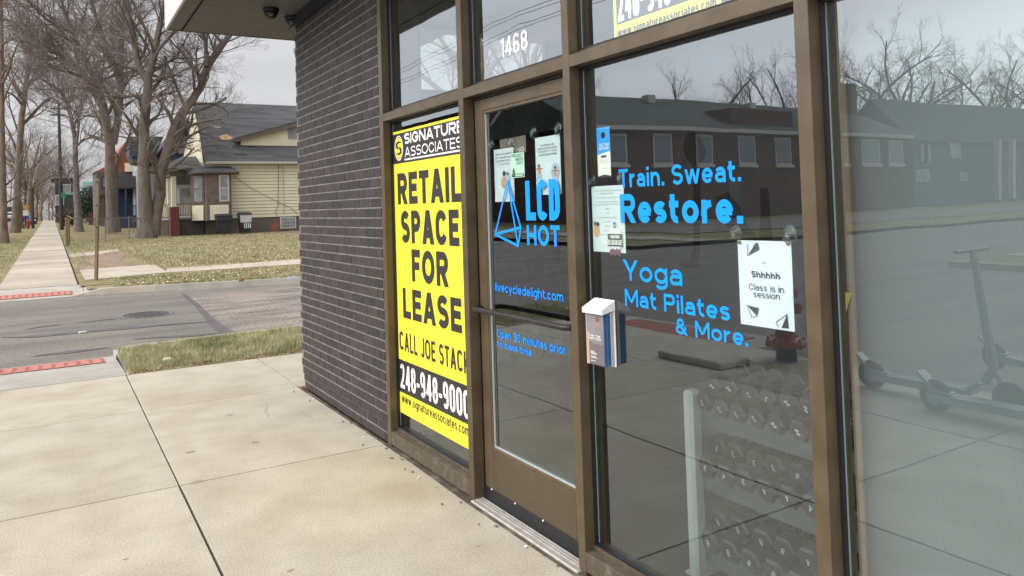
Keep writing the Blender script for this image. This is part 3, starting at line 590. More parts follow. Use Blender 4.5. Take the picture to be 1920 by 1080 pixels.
# ---- canopy
ZC = 3.265; XC0 = onZ((345, 0), ZC).x; YC1 = 7.64
yS = onZ((342, 5), ZC).y; xD = onZ((362, 27), ZC).x
can = M()
can.box(XC0+.012, 3.4, 3.2, YC1-.012, ZC+.02, ZC+.30)
can.build('canopy', navy, shop)
cuts_y = [YC1-.014, yS, yS-1.22, yS-2.44, 3.25]; cuts_x = [XC0+.014, xD-.012, xD+.012+1.2, 3.4]
for a, b_ in zip(cuts_y, cuts_y[1:]):
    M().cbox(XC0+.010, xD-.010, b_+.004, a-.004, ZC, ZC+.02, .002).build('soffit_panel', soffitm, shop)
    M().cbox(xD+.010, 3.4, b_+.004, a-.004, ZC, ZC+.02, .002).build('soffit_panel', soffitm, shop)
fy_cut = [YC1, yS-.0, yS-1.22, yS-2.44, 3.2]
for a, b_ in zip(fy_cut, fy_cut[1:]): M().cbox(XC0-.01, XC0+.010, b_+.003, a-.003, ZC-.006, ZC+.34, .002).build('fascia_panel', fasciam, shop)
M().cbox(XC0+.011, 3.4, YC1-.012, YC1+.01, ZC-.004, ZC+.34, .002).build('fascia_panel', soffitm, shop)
M().box(W-.045, W-.007, 3.2, YC+.01, ZC-.10, ZC-.001).build('wall_head_trim', navy, shop)
M().box(W-.005, W+.13, -4, 4.79, 3.15, ZC+.35).build('head_frame', bronze, shop)
# ---- security cameras
def dome(px, label):
    c = onZ(px, ZC-.05); t = thing('security_camera', label, 'camera', (c.x, c.y, ZC), 'dome cameras under the canopy')
    M().lathe((c.x, c.y, ZC-.03), [(.062, 0), (.066, .01), (.066, .03)], 20).build('mount', navy, t, smooth=False)
    M().lathe((c.x, c.y, ZC-.03), [(.004, -.062), (.028, -.056), (.045, -.04), (.056, -.018), (.058, 0)], 20).build('dome', black, t, smooth=True)
    d = (Vector((0.2, 1, H))-Vector((c.x, c.y, ZC-.06))).normalized(); p = Vector((c.x, c.y, ZC-.045))+d*.042
    a = M().tube([p, p+d*.010], .014, 14); a.build('lens_ring', beadm, t); M().tube([p+d*.005, p+d*.013], .009, 12).build('lens', black, t)
dome((508, 27), 'black dome camera nearer the canopy edge'); dome((548, 42), 'black dome camera half hidden by the brick corner')
lp = onY((553, 97), 7.0); lt = thing('wall_lamp', 'small grey lamp on the side wall just past the brick corner', 'lamp', (lp.x+.02, YC, lp.z))
M().lathe((lp.x+.035, 6.98, lp.z-.035), [(.035, 0), (.055, .03), (.05, .06), (.01, .09)], 14).build('shade', sill, lt, smooth=True); M().tube([(lp.x+.05, YC, lp.z), (lp.x+.05, 6.98, lp.z)], .012).build('arm', sill, lt)
M().lathe((lp.x+.05, 6.98, lp.z-.11), [(.03, 0), (.036, .02), (.036, .07)], 10).build('bulb_housing', sill, lt)
# ---- storefront frames
mull = [(4.735, 4.795), (3.591, 3.646), (2.620, 2.668), (1.432, 1.482), (-.55, -.50)]
ZT0, ZT1 = 2.122, 2.173
for a, b_ in mull:
    M().cbox(W, W+.115, a, b_, .002, 3.15, .0015).build('mullion', bronze, shop)
bays = [(3.646, 4.735), (2.668, 3.591), (1.482, 2.620), (-.50, 1.432)]
for i, (a, b_) in enumerate(bays):
    M().cbox(W+.001, W+.114, a, b_, ZT0, ZT1, .0015).build('transom', bronze, shop)
    M().box(W+.050, W+.110, a, b_, ZT1, ZT1+.020).build('glazing_stop', bronze, shop)
    if i != 1:
        M().cbox(W+.001, W+.114, a, b_, .025 if i else .02, .105, .0015).build('bottom_rail', bronze_d, shop)
        M().box(W+.046, W+.110, a, b_, .105, .122).build('glazing_stop', bronze_d, shop)
panes = []
def pane(nm, a, b_, z0, z1, X=G):
    q = M(); g0, g1 = X-.018, X-.001; w = .011
    q.box(g0, g1, a, a+w, z0, z1).box(g0, g1, b_-w, b_, z0, z1).box(g0, g1, a+w, b_-w, z0, z0+w*.7).box(g0, g1, a+w, b_-w, z1-w, z1); q.build('gasket', gasket, shop)
    M().box(X-.0045, X-.0015, a+w, a+w+.004, z0+w, z1-w).build('glass_edge_strip', beadm, shop); M().box(X-.0045, X-.0015, b_-w-.004, b_-w, z0+w, z1-w).build('glass_edge_strip', beadm, shop)
    p = M().add([(X, a+.002, z0+.002), (X, b_-.002, z0+.002), (X, b_-.002, z1-.002), (X, a+.002, z1-.002)], [(0, 1, 2, 3)]).build(nm, glassm, shop)
    panes.append(p); return p
PT = [pane('transom_glass', a, b_, ZT1+.02, 3.15) for a, b_ in bays]
PS = pane('window_glass', 3.646, 4.735, .122, ZT0); PB = pane('window_glass', 1.482, 2.620, .122, ZT0); PR = pane('window_glass', -.50, 1.432, .122, ZT0)
M().tube([(W+.03, 4.765, .1), (W+.03, 4.760, .112)], .006, 6).build('screw', whitep, shop)
# ---- door
DX = 1.937
D = M().cbox(DX, DX+.045, 3.50, 3.586, .03, 2.105, .002)
D.cbox(DX, DX+.045, 2.673, 2.762, .03, 2.105, .002)
door = D.build('door', bronze, shop)
M().cbox(DX+.001, DX+.044, 2.762, 3.50, .03, .285, .002).build('kick_rail', mat('bronze_kick', (.070, .050, .028), .45, .05, col2=(.088, .064, .040), ns=14, detail=9, fac=(.5, .8)), door)
M().cbox(DX+.001, DX+.044, 2.762, 3.50, 2.045, 2.105, .002).build('top_rail', bronze, door)
M().box(W+.06, W+.114, 3.575, 3.591, .02, 2.122).box(W+.06, W+.114, 2.668, 2.675, .02, 2.122).box(W+.05, W+.114, 2.675, 3.575, 2.106, 2.1215).build('door_stop', gasket, shop)
q = M(); q.cbox(DX+.004, DX+.02, 2.762, 3.50, .286, .304, .001).cbox(DX+.004, DX+.02, 2.762, 3.50, 2.03, 2.044, .001).cbox(DX+.004, DX+.02, 3.487, 3.50, .304, 2.03, .001); q.build('glass_stop', bronze, door)
M().box(DX+.010, DX+.018, 2.762, 3.487, .304, .312).box(DX+.010, DX+.018, 3.479, 3.487, .312, 2.03).build('glass_bead', mat('bead_bright', (.55, .58, .57), .25, .5), door)
DG = DX+.02
dgl = M().add([(DG, 2.765, .306), (DG, 3.482, .306), (DG, 3.482, 2.03), (DG, 2.765, 2.03)], [(0, 1, 2, 3)]).build('door_glass', glassm, door)
hb = [(DG-.005, 3.555, 1.012), (DX-.045, 3.55, 1.012), (DX-.063, 3.525, 1.016), (DX-.065, 3.40, 1.018), (DX-.065, 2.80, 1.018), (DX-.063, 2.715, 1.018), (DX-.04, 2.695, 1.018), (DX, 2.695, 1.018)]
M().tube(hb, .0135, 12).build('pull_bar', mat('bar_bronze', (.022, .019, .017), .4, .2), door, smooth=True)
M().cbox(DX-.006, DX+.002, 2.676, 3.584, .012, .085, .001).build('door_sweep', gasket, door)
q = M()
for yy in (3.50, 3.27, 3.02): q.tube([(DX-.009, yy, .088), (DX-.003, yy, .088)], .0045, 8)
q.build('screw', whitep, door)
th = M().cbox(W-.02, W+.09, 2.655, 3.60, .004, .018, .004); th.build('threshold', alum, shop)
q = M()
for k in range(4): q.cbox(W+.008+k*.017, W+.016+k*.017, 2.655, 3.595, .0181, .0225, .001)
q.build('threshold_rib', alum, shop)
# lettering on door and windows (vinyl on the outer face of the glass)
gx = G-.0015; dx = DG-.0015
wood_strip = None
T('1468', gx, 938.6, 989.5, (943, 108.3), (943, 71.7), whitev, PT[1], .15)
T('LCD', dx, 985.6, 1049.4, (991, 413.3), (991, 338.9), blue, dgl, .2)
T('HOT', dx, 988, 1050, (991, 459.7), (991, 422), blue, dgl, .21)
T('livecycledelight.com', dx, 928.6, 1055.6, (959, 555), (930, 529.4), blue, dgl, .14)
T('Open 30 minutes prior', dx, 932.2, 1060, (946.7, 639.7), (937, 617.5), blue, dgl, .16)
T('to class time', dx, 932.8, 996.7, (935.6, 650.8), (935.6, 637.8), blue, dgl, .165)
T('Train. Sweat.', gx, 1160.6, 1389, (1191, 350.5), (1169, 317), blue, PB, .172)
T('Restore.', gx, 1162.8, 1391.7, (1177, 417.8), (1174, 364), blue, PB, .215)
T('Yoga', gx, 1169.5, 1279, (1237.7, 543), (1176.3, 487.2), blue, PB, .16)
T('Mat Pilates', gx, 1172, 1367.7, (1176.3, 573.1), (1176.3, 542.0), blue, PB, .172)
T('& More.', gx, 1267.3, 1401.4, (1290, 629.4), (1304, 601.5), blue, PB, .172)
def cp(u, v): return (880+u/3.6, 200+v/3.6)
def linestroke(q, a, b_, w, X):
    A, B = onX(cp(*a), X), onX(cp(*b_), X); d = (B-A).normalized(); n = Vector((0, -d.z, d.y))*w/2; A = A-d*w*.45; B = B+d*w*.45
    q.add([A+n, B+n, B-n, A-n], [(0, 1, 2, 3)])
q = M(); w_ = .0125
for a, b_ in (((257, 505), (175, 862)), ((175, 862), (330, 940)), ((330, 940), (347, 815)), ((347, 815), (257, 505)), ((175, 862), (347, 815)), ((262, 530), (327, 925))): linestroke(q, a, b_, w_, dx-.0002*len(q.f))
q.build('pyramid_logo', blue, dgl)
# ================================================================== LEASE SIGNS
def rect(X, px, m, par, name, t=.0):
    P = [onX(p, X) for p in px]; q = M()
    if t: q.prism(P, (t, 0, 0))
    else: q.poly(P)
    return q.build(name, m, par)
SX = G-.004
y1 = onX((733.5, 248), SX).y; z1 = 2.05; z0 = .222; y0 = 3.650
ls = thing('lease_sign', 'tall yellow retail space for lease sign in the narrow window left of the door', 'sign', (SX, y1, z0))
M().box(SX, SX+.002, y0, y1, z0, z1).build('board', yellow, ls)
e1, e2 = SX-.0006, SX-.0012
za, zb = onX((737, 253), e1).z, onX((737.4, 308.5), e1).z
M().add([(e1, y0, zb), (e1, y1-.022, zb), (e1, y1-.022, za), (e1, y0, za)], [(0, 1, 2, 3)]).build('header_panel', blackp, ls)
T('SIGNATURE', e2, 758, 869, (762, 270), (762, 249.6), whitev, ls, .22)
T('ASSOCIATES', e2, 759, 867, (762, 294.4), (766, 275), whitev, ls, .15)
A, B = onX((758.5, 299.5), e2), onX((866, 281), e2)
M().add([(e2, A.y, A.z-.005), (e2, y0+.01, A.z-.005), (e2, y0+.01, A.z+.005), (e2, A.y, A.z+.005)], [(0, 1, 2, 3)]).build('underline', whitev, ls)
c = onX((747.6, 278), e2); rr = (c-onX((739.8, 278), e2)).length; rz_ = abs(onX((747.6, 301.5), e2).z-c.z)
def disc(X, c, ry, rz, n=28): return [(X, c.y+ry*cos(2*pi*i/n), c.z+rz*sin(2*pi*i/n)) for i in range(n)]
def ring(q, X, c, ry, rz, f, n=28):
    a = disc(X, c, ry, rz, n); b_ = disc(X, c, ry*f, rz*f, n); q.add(a+b_, [(i, (i+1) % n, n+(i+1) % n, n+i) for i in range(n)])
q = M(); ring(q, e2, c, rr, rz_, .90); q.build('emblem_ring', whitev, ls)
q = M().poly(disc(e2+.0003, c, rr*.84, rz_*.84)); q.build('emblem_disc', yellow, ls)
q = M()
for pts in ([(-.8, .42), (.1, .62), (.05, .40), (-.35, .30), (.0, -.1), (-.3, -.12), (-.85, .1)], [(.8, -.42), (-.1, -.62), (-.05, -.40), (.35, -.30), (.0, .1), (.3, .12), (.85, -.1)], [(-.75, -.38), (.2, -.38), (.1, -.5), (-.7, -.5)], [(.75, .38), (-.2, .38), (-.1, .5), (.7, .5)]):
    q.poly([(e2, c.y-u*rr*.8, c.z+v*rz_) for u, v in pts])
q.build('emblem_mark', blackp, ls)
T('RETAIL', e2, 745.6, 864.5, (753, 383.2), (753, 324.5), blackp, ls, .24)
T('SPACE', e2, 752, 860.5, (760, 455.5), (760, 395), blackp, ls, .24)
T('FOR', e2, 772, 840, (779, 528.5), (775.7, 467.5), blackp, ls, .24)
T('LEASE', e2, 755.6, 864.8, (761, 596.5), (760, 540), blackp, ls, .24)
T('CALL JOE STACK', e2, 749.3, 879, (755.6, 657), (755.6, 622), blackp, ls, .165)
za, zb = onX((748, 672.2), e1).z, onX((748.9, 732.8), e1).z
M().add([(e1, y0, zb), (e1, y1-.022, zb), (e1, y1-.022, za), (e1, y0, za)], [(0, 1, 2, 3)]).build('phone_panel', blackp, ls)
T('248-948-9000', e2, 750.7, 878.5, (755.6, 728), (755.6, 683), whitev, ls, .155)
T('www.signatureassociates.com', e2, 753.7, 878, (779.6, 771.5), (772, 748), blackp, ls, .155)
# upper lease sign behind the transom glass
UX = 2.02
us = thing('upper_lease_sign', 'pale yellow lease sign behind the glass above the large window', 'sign', (UX, 2.2, 2.2))
ya, yb = onX((1150.5, 30), UX).y, onX((1353, 20), UX).y; zp = onX((1159.4, 46), UX).z
ybm = onX((1165, 78), UX).z
M().box(UX, UX+.003, yb, ya, ybm-.02, 3.05).build('board', yellow, us)
M().add([(UX-.001, yb+.01, zp), (UX-.001, ya-.02, zp), (UX-.001, ya-.02, zp+.21), (UX-.001, yb+.01, zp+.21)], [(0, 1, 2, 3)]).build('phone_panel', blackp, us)
zd = onX((1159.4, 42), UX-.002).z
q = M(); TB('248-948-9000', UX-.002, ya-.03, yb+.02, zd, zd+.165, q, .155); q.build('lettering', whitev, us)
T('www.signatureassociates.com', UX-.002, 1158, 1345, (1162, 75), (1162, 54), blackp, us, .155)
# ================================================================== NOTICES
def notice(name, label, X, tl, tr, bl, m=paper, cat='notice', group=None, sleeve=True):
    A, B, Cc = onX(tl, X), onX(tr, X), onX(bl, X); yl, yr = A.y, B.y; zt, zb = A.z, Cc.z
    t = thing(name, label, cat, (X, yl, zb), group)
    M().box(X, X+.0008, yr, yl, zb, zt).build('sheet', m, t)
    if sleeve: M().poly([(X-.0010, yr-.008, zb-.008), (X-.0010, yr-.008, zt+.008), (X-.0010, yl+.006, zt+.008), (X-.0010, yl+.006, zb-.008)]).build('clear_sleeve', clearm, t)
    return t, yl, yr, zb, zt
def lines(t, X, yl, yr, zt, zb, rows, m=inkm, bold=.12):
    """rows: (text, relative left, relative right, relative bottom, relative top), 0..1 from the left/bottom"""
    q = M()
    for s, a, b_, c, d in rows: TB(s, X, yl+(yr-yl)*a, yl+(yr-yl)*b_, zb+(zt-zb)*c, zb+(zt-zb)*d, q, bold)
    q.build('lettering', m, t)
def blob(t, X, yl, yr, zb, zt, pts, m, nm):
    M().poly([(X, yl+(yr-yl)*u, zb+(zt-zb)*v) for u, v in pts]).build(nm, m, t)
def oval(u, v, a, b_, n=14): return [(u+a*cos(6.2832*i/n), v+b_*sin(6.2832*i/n)) for i in range(n)]
def cup(px, X, r, label):
    c = onX(px, X); t = thing('suction_cup', label, 'suction cup', (c.x, c.y, c.z), 'clear suction cups holding up notices')
    M().lathe((X, c.y, c.z), [(r, 0), (r*.97, -.0025), (r*.6, -.004), (r*.3, -.009)], 22, ax=0).build('disc', clearm, t, smooth=True)
    M().lathe((X, c.y, c.z), [(r*.24, -.008), (r*.28, -.013), (r*.2, -.016)], 12, ax=0).build('nub', clearm, t, smooth=True)
NX = DG+.009
t, yl, yr, zb, zt = notice('mask_notice', 'white mask notice, left of the two sheets on the door glass', NX, (925.8, 281.4), (962, 277), (925.8, 379))
lines(t, NX-.002, yl, yr, zt, zb, [('Mask must be worn', .10, .94, .885, .925), ('over nose and mouth', .07, .97, .82, .86), ('at all times while on', .1, .97, .755, .795), ('LCD premises', .22, .78, .69, .73)])
blob(t, NX-.002, yl, yr, zb, zt, oval(.5, .36, .15, .11), orange, 'figure_print'); blob(t, NX-.0022, yl, yr, zb, zt, oval(.52, .53, .08, .05), inkm, 'figure_print'); blob(t, NX-.0022, yl, yr, zb, zt, oval(.72, .42, .11, .09), palebl, 'figure_print'); blob(t, NX-.0025, yl, yr, zb, zt, oval(.70, .52, .06, .03), mauve2, 'figure_print')
t, yl, yr, zb, zt = notice('studio_poster', 'brown framed poster partly hidden behind the mask notice', DG+.03, (937, 262), (985.6, 259), (938, 292), poster_br, 'poster', sleeve=False)
lines(t, DG+.028, yl, yr, zt, zb, [('HANG', .35, .95, .08, .35)], cream, .18)
t, yl, yr, zb, zt = notice('yoga_notice', 'white notice about yoga mats with yoga figures, right of the two door sheets', NX, (1003, 259), (1049.5, 255.5), (1005, 366))
lines(t, NX-.002, yl, yr, zt, zb, [('In an effort to be', .22, .78, .835, .875), ('clean and safe, we are', .12, .88, .78, .82), ('limiting items to yoga', .13, .87, .725, .765), ('mats and water bottles', .15, .87, .67, .71)])
for u, v in ((.14, .42), (.8, .36)):
    if u > .5: blob(t, NX-.0016, yl, yr, zb, zt, oval(u, v+.02, .17, .15), palebl, 'figure_print')
    blob(t, NX-.002, yl, yr, zb, zt, [(u-.07, v-.06), (u+.07, v-.06), (u+.05, v+.06), (u-.05, v+.06)], orange, 'figure_print')
    blob(t, NX-.0022, yl, yr, zb, zt, oval(u, v+.09, .045, .028), mauve2, 'figure_print')
    blob(t, NX-.0024, yl, yr, zb, zt, [(u-.16, v+.035), (u-.05, v+.05), (u+.05, v+.05), (u+.16, v+.035), (u+.16, v+.025), (u-.16, v+.025)], skin, 'figure_print')
    blob(t, NX-.0018, yl, yr, zb, zt, [(u-.08, v-.06), (u+.08, v-.06), (u+.14, v-.18), (u+.08, v-.18), (u, v-.1), (u-.08, v-.18), (u-.13, v-.18)], palebl, 'figure_print')
t, yl, yr, zb, zt = notice('green_light_sticker', 'small mint green project green light sticker on the door glass', NX-.004, (957.8, 288), (982.3, 284.3), (959.7, 334), mint, 'sticker', sleeve=False)
lines(t, NX-.0046, yl, yr, zt, zb, [('PROJECT', .06, .92, .82, .95), ('GREEN', .32, .92, .67, .79), ('LIGHT', .40, .92, .52, .64)], mat('print_dkgreen', (.03, .14, .08), .6), .16)
blob(t, NX-.0046, yl, yr, zb, zt, [(.03, .03), (.97, .03), (.97, .15), (.03, .15)], MATS['print_dkgreen'], 'footer_bar'); blob(t, NX-.0046, yl, yr, zb, zt, [(.08, .16), (.3, .16), (.26, .32), (.2, .42), (.12, .32)], MATS['print_dkgreen'], 'emblem'); blob(t, NX-.005, yl, yr, zb, zt, [(.3, .06), (.9, .06), (.9, .12), (.3, .12)], mint, 'footer_text')
cup((921.7, 272), NX, .03, 'suction cup at the left corner of the mask notice'); cup((957, 267), NX, .028, 'suction cup at the right corner of the mask notice')
cup((999.4, 249.4), NX, .032, 'suction cup at the left corner of the yoga notice'); cup((1045.8, 242), NX, .034, 'suction cup at the right corner of the yoga notice')
NX = G+.009
t, yl, yr, zb, zt = notice('door_hanger', 'blue and white hanger with a round hole at the upper left of the large window', NX, (1118.5, 240.6), (1142.5, 238.6), (1120.5, 334), cream, 'door hanger', sleeve=False)
blob(t, NX-.0006, yl, yr, zb, zt, [(0, .46), (1, .52), (1, 1), (0, 1)], bluep, 'blue_top'); blob(t, NX-.0009, yl, yr, zb, zt, oval(.5, .84, .17, .065, 20), blackp, 'hole')
lines(t, NX-.0012, yl, yr, zt, zb, [('THE TSR', .14, .92, .62, .68), ('METHOD', .14, .92, .55, .61)], whitev, .21)
lines(t, NX-.0012, yl, yr, zt, zb, [('Bring a friend and take', .15, .9, .335, .355), ('a class on us today', .2, .85, .305, .325), ('every week', .3, .7, .275, .295), ('sweat and restore', .3, .8, .18, .195), ('by the water', .35, .75, .15, .165)], inkg, .1)
blob(t, NX-.0012, yl, yr, zb, zt, [(.3, .40), (.7, .40), (.7, .44), (.3, .44)], inkm, 'button_print'); blob(t, NX-.0012, yl, yr, zb, zt, [(0, 0), (1, 0), (1, .03), (.5, .06), (0, .03)], inkm, 'footer_print')
t, yl, yr, zb, zt = notice('health_notice', 'pale printed health notice taped left of the word Restore', NX, (1109, 350), (1169, 345.8), (1109.7, 471))
rows = [('We ask the following of ALL employees and', .08, .92, .925), ('customers who enter:', .28, .72, .885), ('Have you had any of these symptoms:', .14, .86, .82), ('Cough, shortness of breath or difficulty', .14, .86, .755), ('breathing OR at least two of these symptoms', .08, .96, .715), ('Fever', .43, .55, .65), ('Chills', .43, .55, .585), ('Repeated shaking with chills', .22, .76, .52), ('Muscle pain', .38, .6, .455), ('Headache', .40, .58, .39), ('Sore throat', .38, .58, .325), ('New loss of taste or smell', .25, .62, .26)]
lines(t, NX-.002, yl, yr, zt, zb, [(s, a, b_, c-.010, c+.014) for s, a, b_, c in rows], inkg, .12)
blob(t, NX-.002, yl, yr, zb, zt, oval(.13, .31, .09, .09), mat('print_tan', (.66, .42, .20), .6), 'figure_print'); blob(t, NX-.0024, yl, yr, zb, zt, oval(.09, .43, .04, .035), mauve2, 'figure_print'); blob(t, NX-.0024, yl, yr, zb, zt, oval(.18, .42, .045, .035), inkm, 'figure_print')
ov = thing('oval_sticker', 'small white oval sticker with a dark band over the health notice corner', 'sticker', onX((1153, 470), NX-.004))
c = onX((1153.2, 448), NX-.004); ry = (c-onX((1139.3, 448), NX-.004)).length; rz2 = abs(onX((1153, 471), NX-.004).z-c.z)
M().prism(disc(NX-.004, c, ry, rz2), (.001, 0, 0)).build('sheet', whitev, ov)
X_ = NX-.0045; q = M().add([(X_, c.y-ry*.97, c.z+.02), (X_, c.y+ry*.97, c.z+.02), (X_, c.y+ry*.97, c.z-.03), (X_, c.y-ry*.97, c.z-.03)], [(0, 1, 2, 3)]); q.build('band', mat('print_forest', (.04, .09, .07), .6), ov)
q = M(); TB('SHOW YOUR', X_-.0003, c.y+ry*.6, c.y-ry*.6, c.z+.002, c.z+.015, q, .2); TB('WE CARD AND SAVE', X_-.0003, c.y+ry*.9, c.y-ry*.9, c.z-.025, c.z-.004, q, .2); q.build('lettering', whitev, ov)
q = M()
for k in range(5): q.poly([(X_-.0002, c.y+ry*(.6-.28*k)+.008*cos(a), c.z-.055+.014*sin(a)+.004*(k % 2)) for a in [i*.7 for i in range(9)]])
q.build('photo_print', mat('print_plum', (.20, .06, .10), .6), ov)
q = M(); ring(q, X_, Vector((X_, c.y, c.z+.055)), .009, .013, .6, 12); q.build('emblem', inkm, ov)
cup((1110, 340), NX, .028, 'suction cup over the left corner of the health notice'); cup((1163, 333), NX, .028, 'suction cup over the right corner of the health notice')
t, yl, yr, zb, zt = notice('quiet_notice', 'white Shhhhh class is in session sheet with black pyramids', NX, (1382.8, 450), (1483, 451), (1390.5, 607.3), mat('paper_cool', (.90, .95, .98), .6))
T('Shhhhh', NX-.002, 1408.6, 1462, (1413.4, 520), (1413.4, 508), inkm, t, .22); T('Class is in', NX-.002, 1403.8, 1469.5, (1407.4, 543.5), (1407.4, 531.5), inkm, t, .125); T('session', NX-.002, 1412.7, 1462, (1417, 557.5), (1417, 546.5), inkm, t, .125)
def cpx(u, v): return (1080+u/4.154, 460+v/4.154)
def tri(px, m=inkm, nm='pyramid_print'): M().poly([onX(cpx(*p), NX-.002) for p in px]).build(nm, m, t)
def ln(a, b_):
    A, B = onX(cpx(*a), NX-.0022), onX(cpx(*b_), NX-.0022); d = (B-A).normalized(); n = Vector((0, -d.z, d.y))*.0011; return [A+n, B+n, B-n, A-n]
tri([(1330, 465), (1425, 490), (1410, 552)]); tri([(1645, 537), (1600, 643), (1657, 647)]); tri([(1395, -17), (1337, 83), (1430, 33), (1415, -20)])
q = M()
for a, b_ in (((1330, 465), (1368, 562)), ((1368, 562), (1410, 552)), ((1645, 537), (1556, 600)), ((1556, 600), (1576, 638)), ((1337, 83), (1337, -12))): q.poly(ln(a, b_))
q.build('pyramid_outline', inkm, t)
q = M(); TB('AA', NX-.002, onX((1430, 492), NX).y, onX((1437, 492), NX).y, onX((1430, 495), NX).z, onX((1430, 490), NX).z, q); q.build('lettering', inkg, t)
for px in ((1386.5, 454.5), (1477, 457)):
    c = onX(px, NX-.004); M().lathe((NX-.003, c.y, c.z), [(.006, 0), (.006, -.003), (.003, -.005)], 12, ax=0).build('grommet', mat('brass', (.25, .18, .09), .4, .6), t)
cup((1378.6, 436.7), NX, .030, 'suction cup at the left corner of the quiet notice'); cup((1480, 439.4), NX, .031, 'suction cup at the right corner of the quiet notice')
# brochure box
bx = thing('brochure_box', 'white outdoor brochure holder stuck to the large window beside the door frame', 'brochure box', (1.90, 2.49, .89))
X0, X1, Y0, Y1, Z0, Z1 = 1.886, 1.941, 2.455, 2.573, .888, 1.10
M().box(X1-.004, X1, Y0-.006, Y1+.006, Z0-.004, Z1+.02).box(X0, X1-.004, Y1-.002, Y1, Z0, Z1).box(X1-.02, X1-.004, Y0, Y0+.002, Z0, Z1).build('back_plate', whitep, bx)
M().poly([(X0, Y0, Z0), (X0, Y0, Z1), (X0, Y1, Z1), (X0, Y1, Z0)]).poly([(X0, Y0, Z0), (X1-.004, Y0, Z0), (X1-.004, Y0, Z1), (X0, Y0, Z1)]).poly([(X0, Y0, Z0), (X0, Y1, Z0), (X1-.004, Y1, Z0), (X1-.004, Y0, Z0)]).build('clear_pocket', clearm, bx)
q = M(); a, b_ = Y0-.008, Y1+.008
q.add([(X0-.012, a, Z1-.002), (X0-.012, b_, Z1-.002), (X0-.012, b_, Z1+.018), (X0-.012, a, Z1+.018), (X1, a, Z1+.014), (X1, b_, Z1+.014), (X1, b_, Z1+.052), (X1, a, Z1+.052)],
      [(0, 1, 2, 3), (3, 2, 6, 7), (0, 3, 7, 4), (1, 5, 6, 2), (4, 7, 6, 5), (0, 4, 5, 1)]); q.build('lid', whitep, bx)
br = thing('brochure', 'dusky front brochure standing in the clear holder', 'brochure', (X0+.003, Y1, Z0), 'brochures in the holder')
M().box(X0+.002, X0+.003, Y0+.006, Y1-.004, Z0+.004, Z1-.01).build('sheet', mauve, br)
fy0, fy1 = Y1-.004, Y0+.006
def bq(pts, m, nm, e=.0004): M().poly([(X0+.002-e, fy0+(fy1-fy0)*u, Z0+.004+(Z1-Z0-.014)*v) for u, v in pts]).build(nm, m, br)
bq([(0, 0), (1, 0), (1, .45), (0, .45)], mauve2, 'lower_panel'); bq([(0, 0), (.10, 0), (.10, .65), (0, .65)], orange, 'side_bar', .0006)
bq([(.30, .42), (.95, .42), (.95, .66), (.80, .74), (.72, .80), (.55, .80), (.50, .72), (.34, .62)], mat('print_greyshirt', (.22, .19, .19), .6), 'figure_print', .0008); bq(oval(.62, .88, .15, .09), skin, 'figure_print', .001); bq(oval(.66, .92, .14, .06), mauve2, 'figure_print', .0012)
q = M(); f = lambda a: fy0+(fy1-fy0)*a; g = lambda v: Z0+.004+(Z1-Z0-.014)*v; xx = X0+.0004
TB('THE TSR', xx, f(.12), f(.82), g(.555), g(.60), q, .2); TB('METHOD', xx, f(.12), f(.86), g(.50), g(.545), q, .2)
for v in (.25, .225, .2, .15, .125, .06): q.add([(xx, f(.2), g(v)), (xx, f(.2+.45*R.random()+.1), g(v)), (xx, f(.2+.3), g(v+.012)), (xx, f(.2), g(v+.012))], [(0, 1, 2, 3)])
q.build('lettering', whitev, br)
edge = mat('brochure_edge', (.035, .10, .26), .6); edge2 = mat('brochure_edge_light', (.05, .24, .55), .6)
for k in range(9):
    a = X0+.006+k*.0047; o = M().box(a, a+.0030, Y0+.004+.003*R.random(), Y1-.004, Z0+.003, Z1-.008-.006*R.random()).build('brochure', edge if k % 3 else edge2, None, '%s blue brochure behind the dusky one' % ['first', 'second', 'third', 'fourth', 'fifth', 'sixth', 'seventh', 'eighth', 'rearmost'][k], 'brochure', 'brochures in the holder')
# ================================================================== INSIDE: dumbbell rack
rk = thing('dumbbell_rack', 'three tier dumbbell rack with pale upright behind the large window', 'rack', (2.4, 2.2, 0))
M().cbox(2.235, 2.30, 2.345, 2.40, 0, .76, .012).build('upright', rackm, rk); M().cbox(2.235, 2.335, .9, .96, 0, .76, .012).build('upright', rackm, rk)
M().box(2.24, 2.62, 2.35, 2.42, 0, .012).build('foot', rackm, rk)
tiers = [.66, .40, .10]
for z in tiers:
    q = M().prism([(2.29, .97, z+.035), (2.29, .97, z-.045), (2.32, .97, z-.045), (2.62, .97, z+.02), (2.62, .97, z+.06)], (0, 1.372, 0)); q.build('shelf', shelfm, rk)
def dumbbell_proto():
    t = thing('dumbbell', 'p', 'dumbbell'); hx = []
    for s, nm in ((-1, 'front_head'), (1, 'back_head')):
        q = M(); n = 6; b = 0
        prof = [(.036, s*.055), (.044, s*.062), (.044, s*.108), (.036, s*.118)]
        q.lathe((0, 0, 0), prof, 6, ax=0); q.build(nm, rubber, t)
    M().tube([(-.056, 0, 0), (.056, 0, 0)], .013, 8).build('handle', steel, t)
    return t
numm = mat('number_print', (.42, .45, .44), .7); proto = dumbbell_proto(); first = True; lm = {}
def lmesh(s):
    if s not in lm:
        vs, fs, dp_ = stroke_text(s, .14, None); w = .012*len(s) if s != '%' else .022; q = M().add([(-.1195, w/2-w*u, -.011+.022*v) for u, v in vs], fs)
        me = bpy.data.meshes.new('number'); me.from_pydata(q.v, [], q.f); me.materials.append(numm); lm[s] = me
    return lm[s]
words = {'%': 'two and a half', '2': 'two', '3': 'three', '5': 'five', '8': 'eight', '10': 'ten', '4': 'four', '12': 'twelve'}
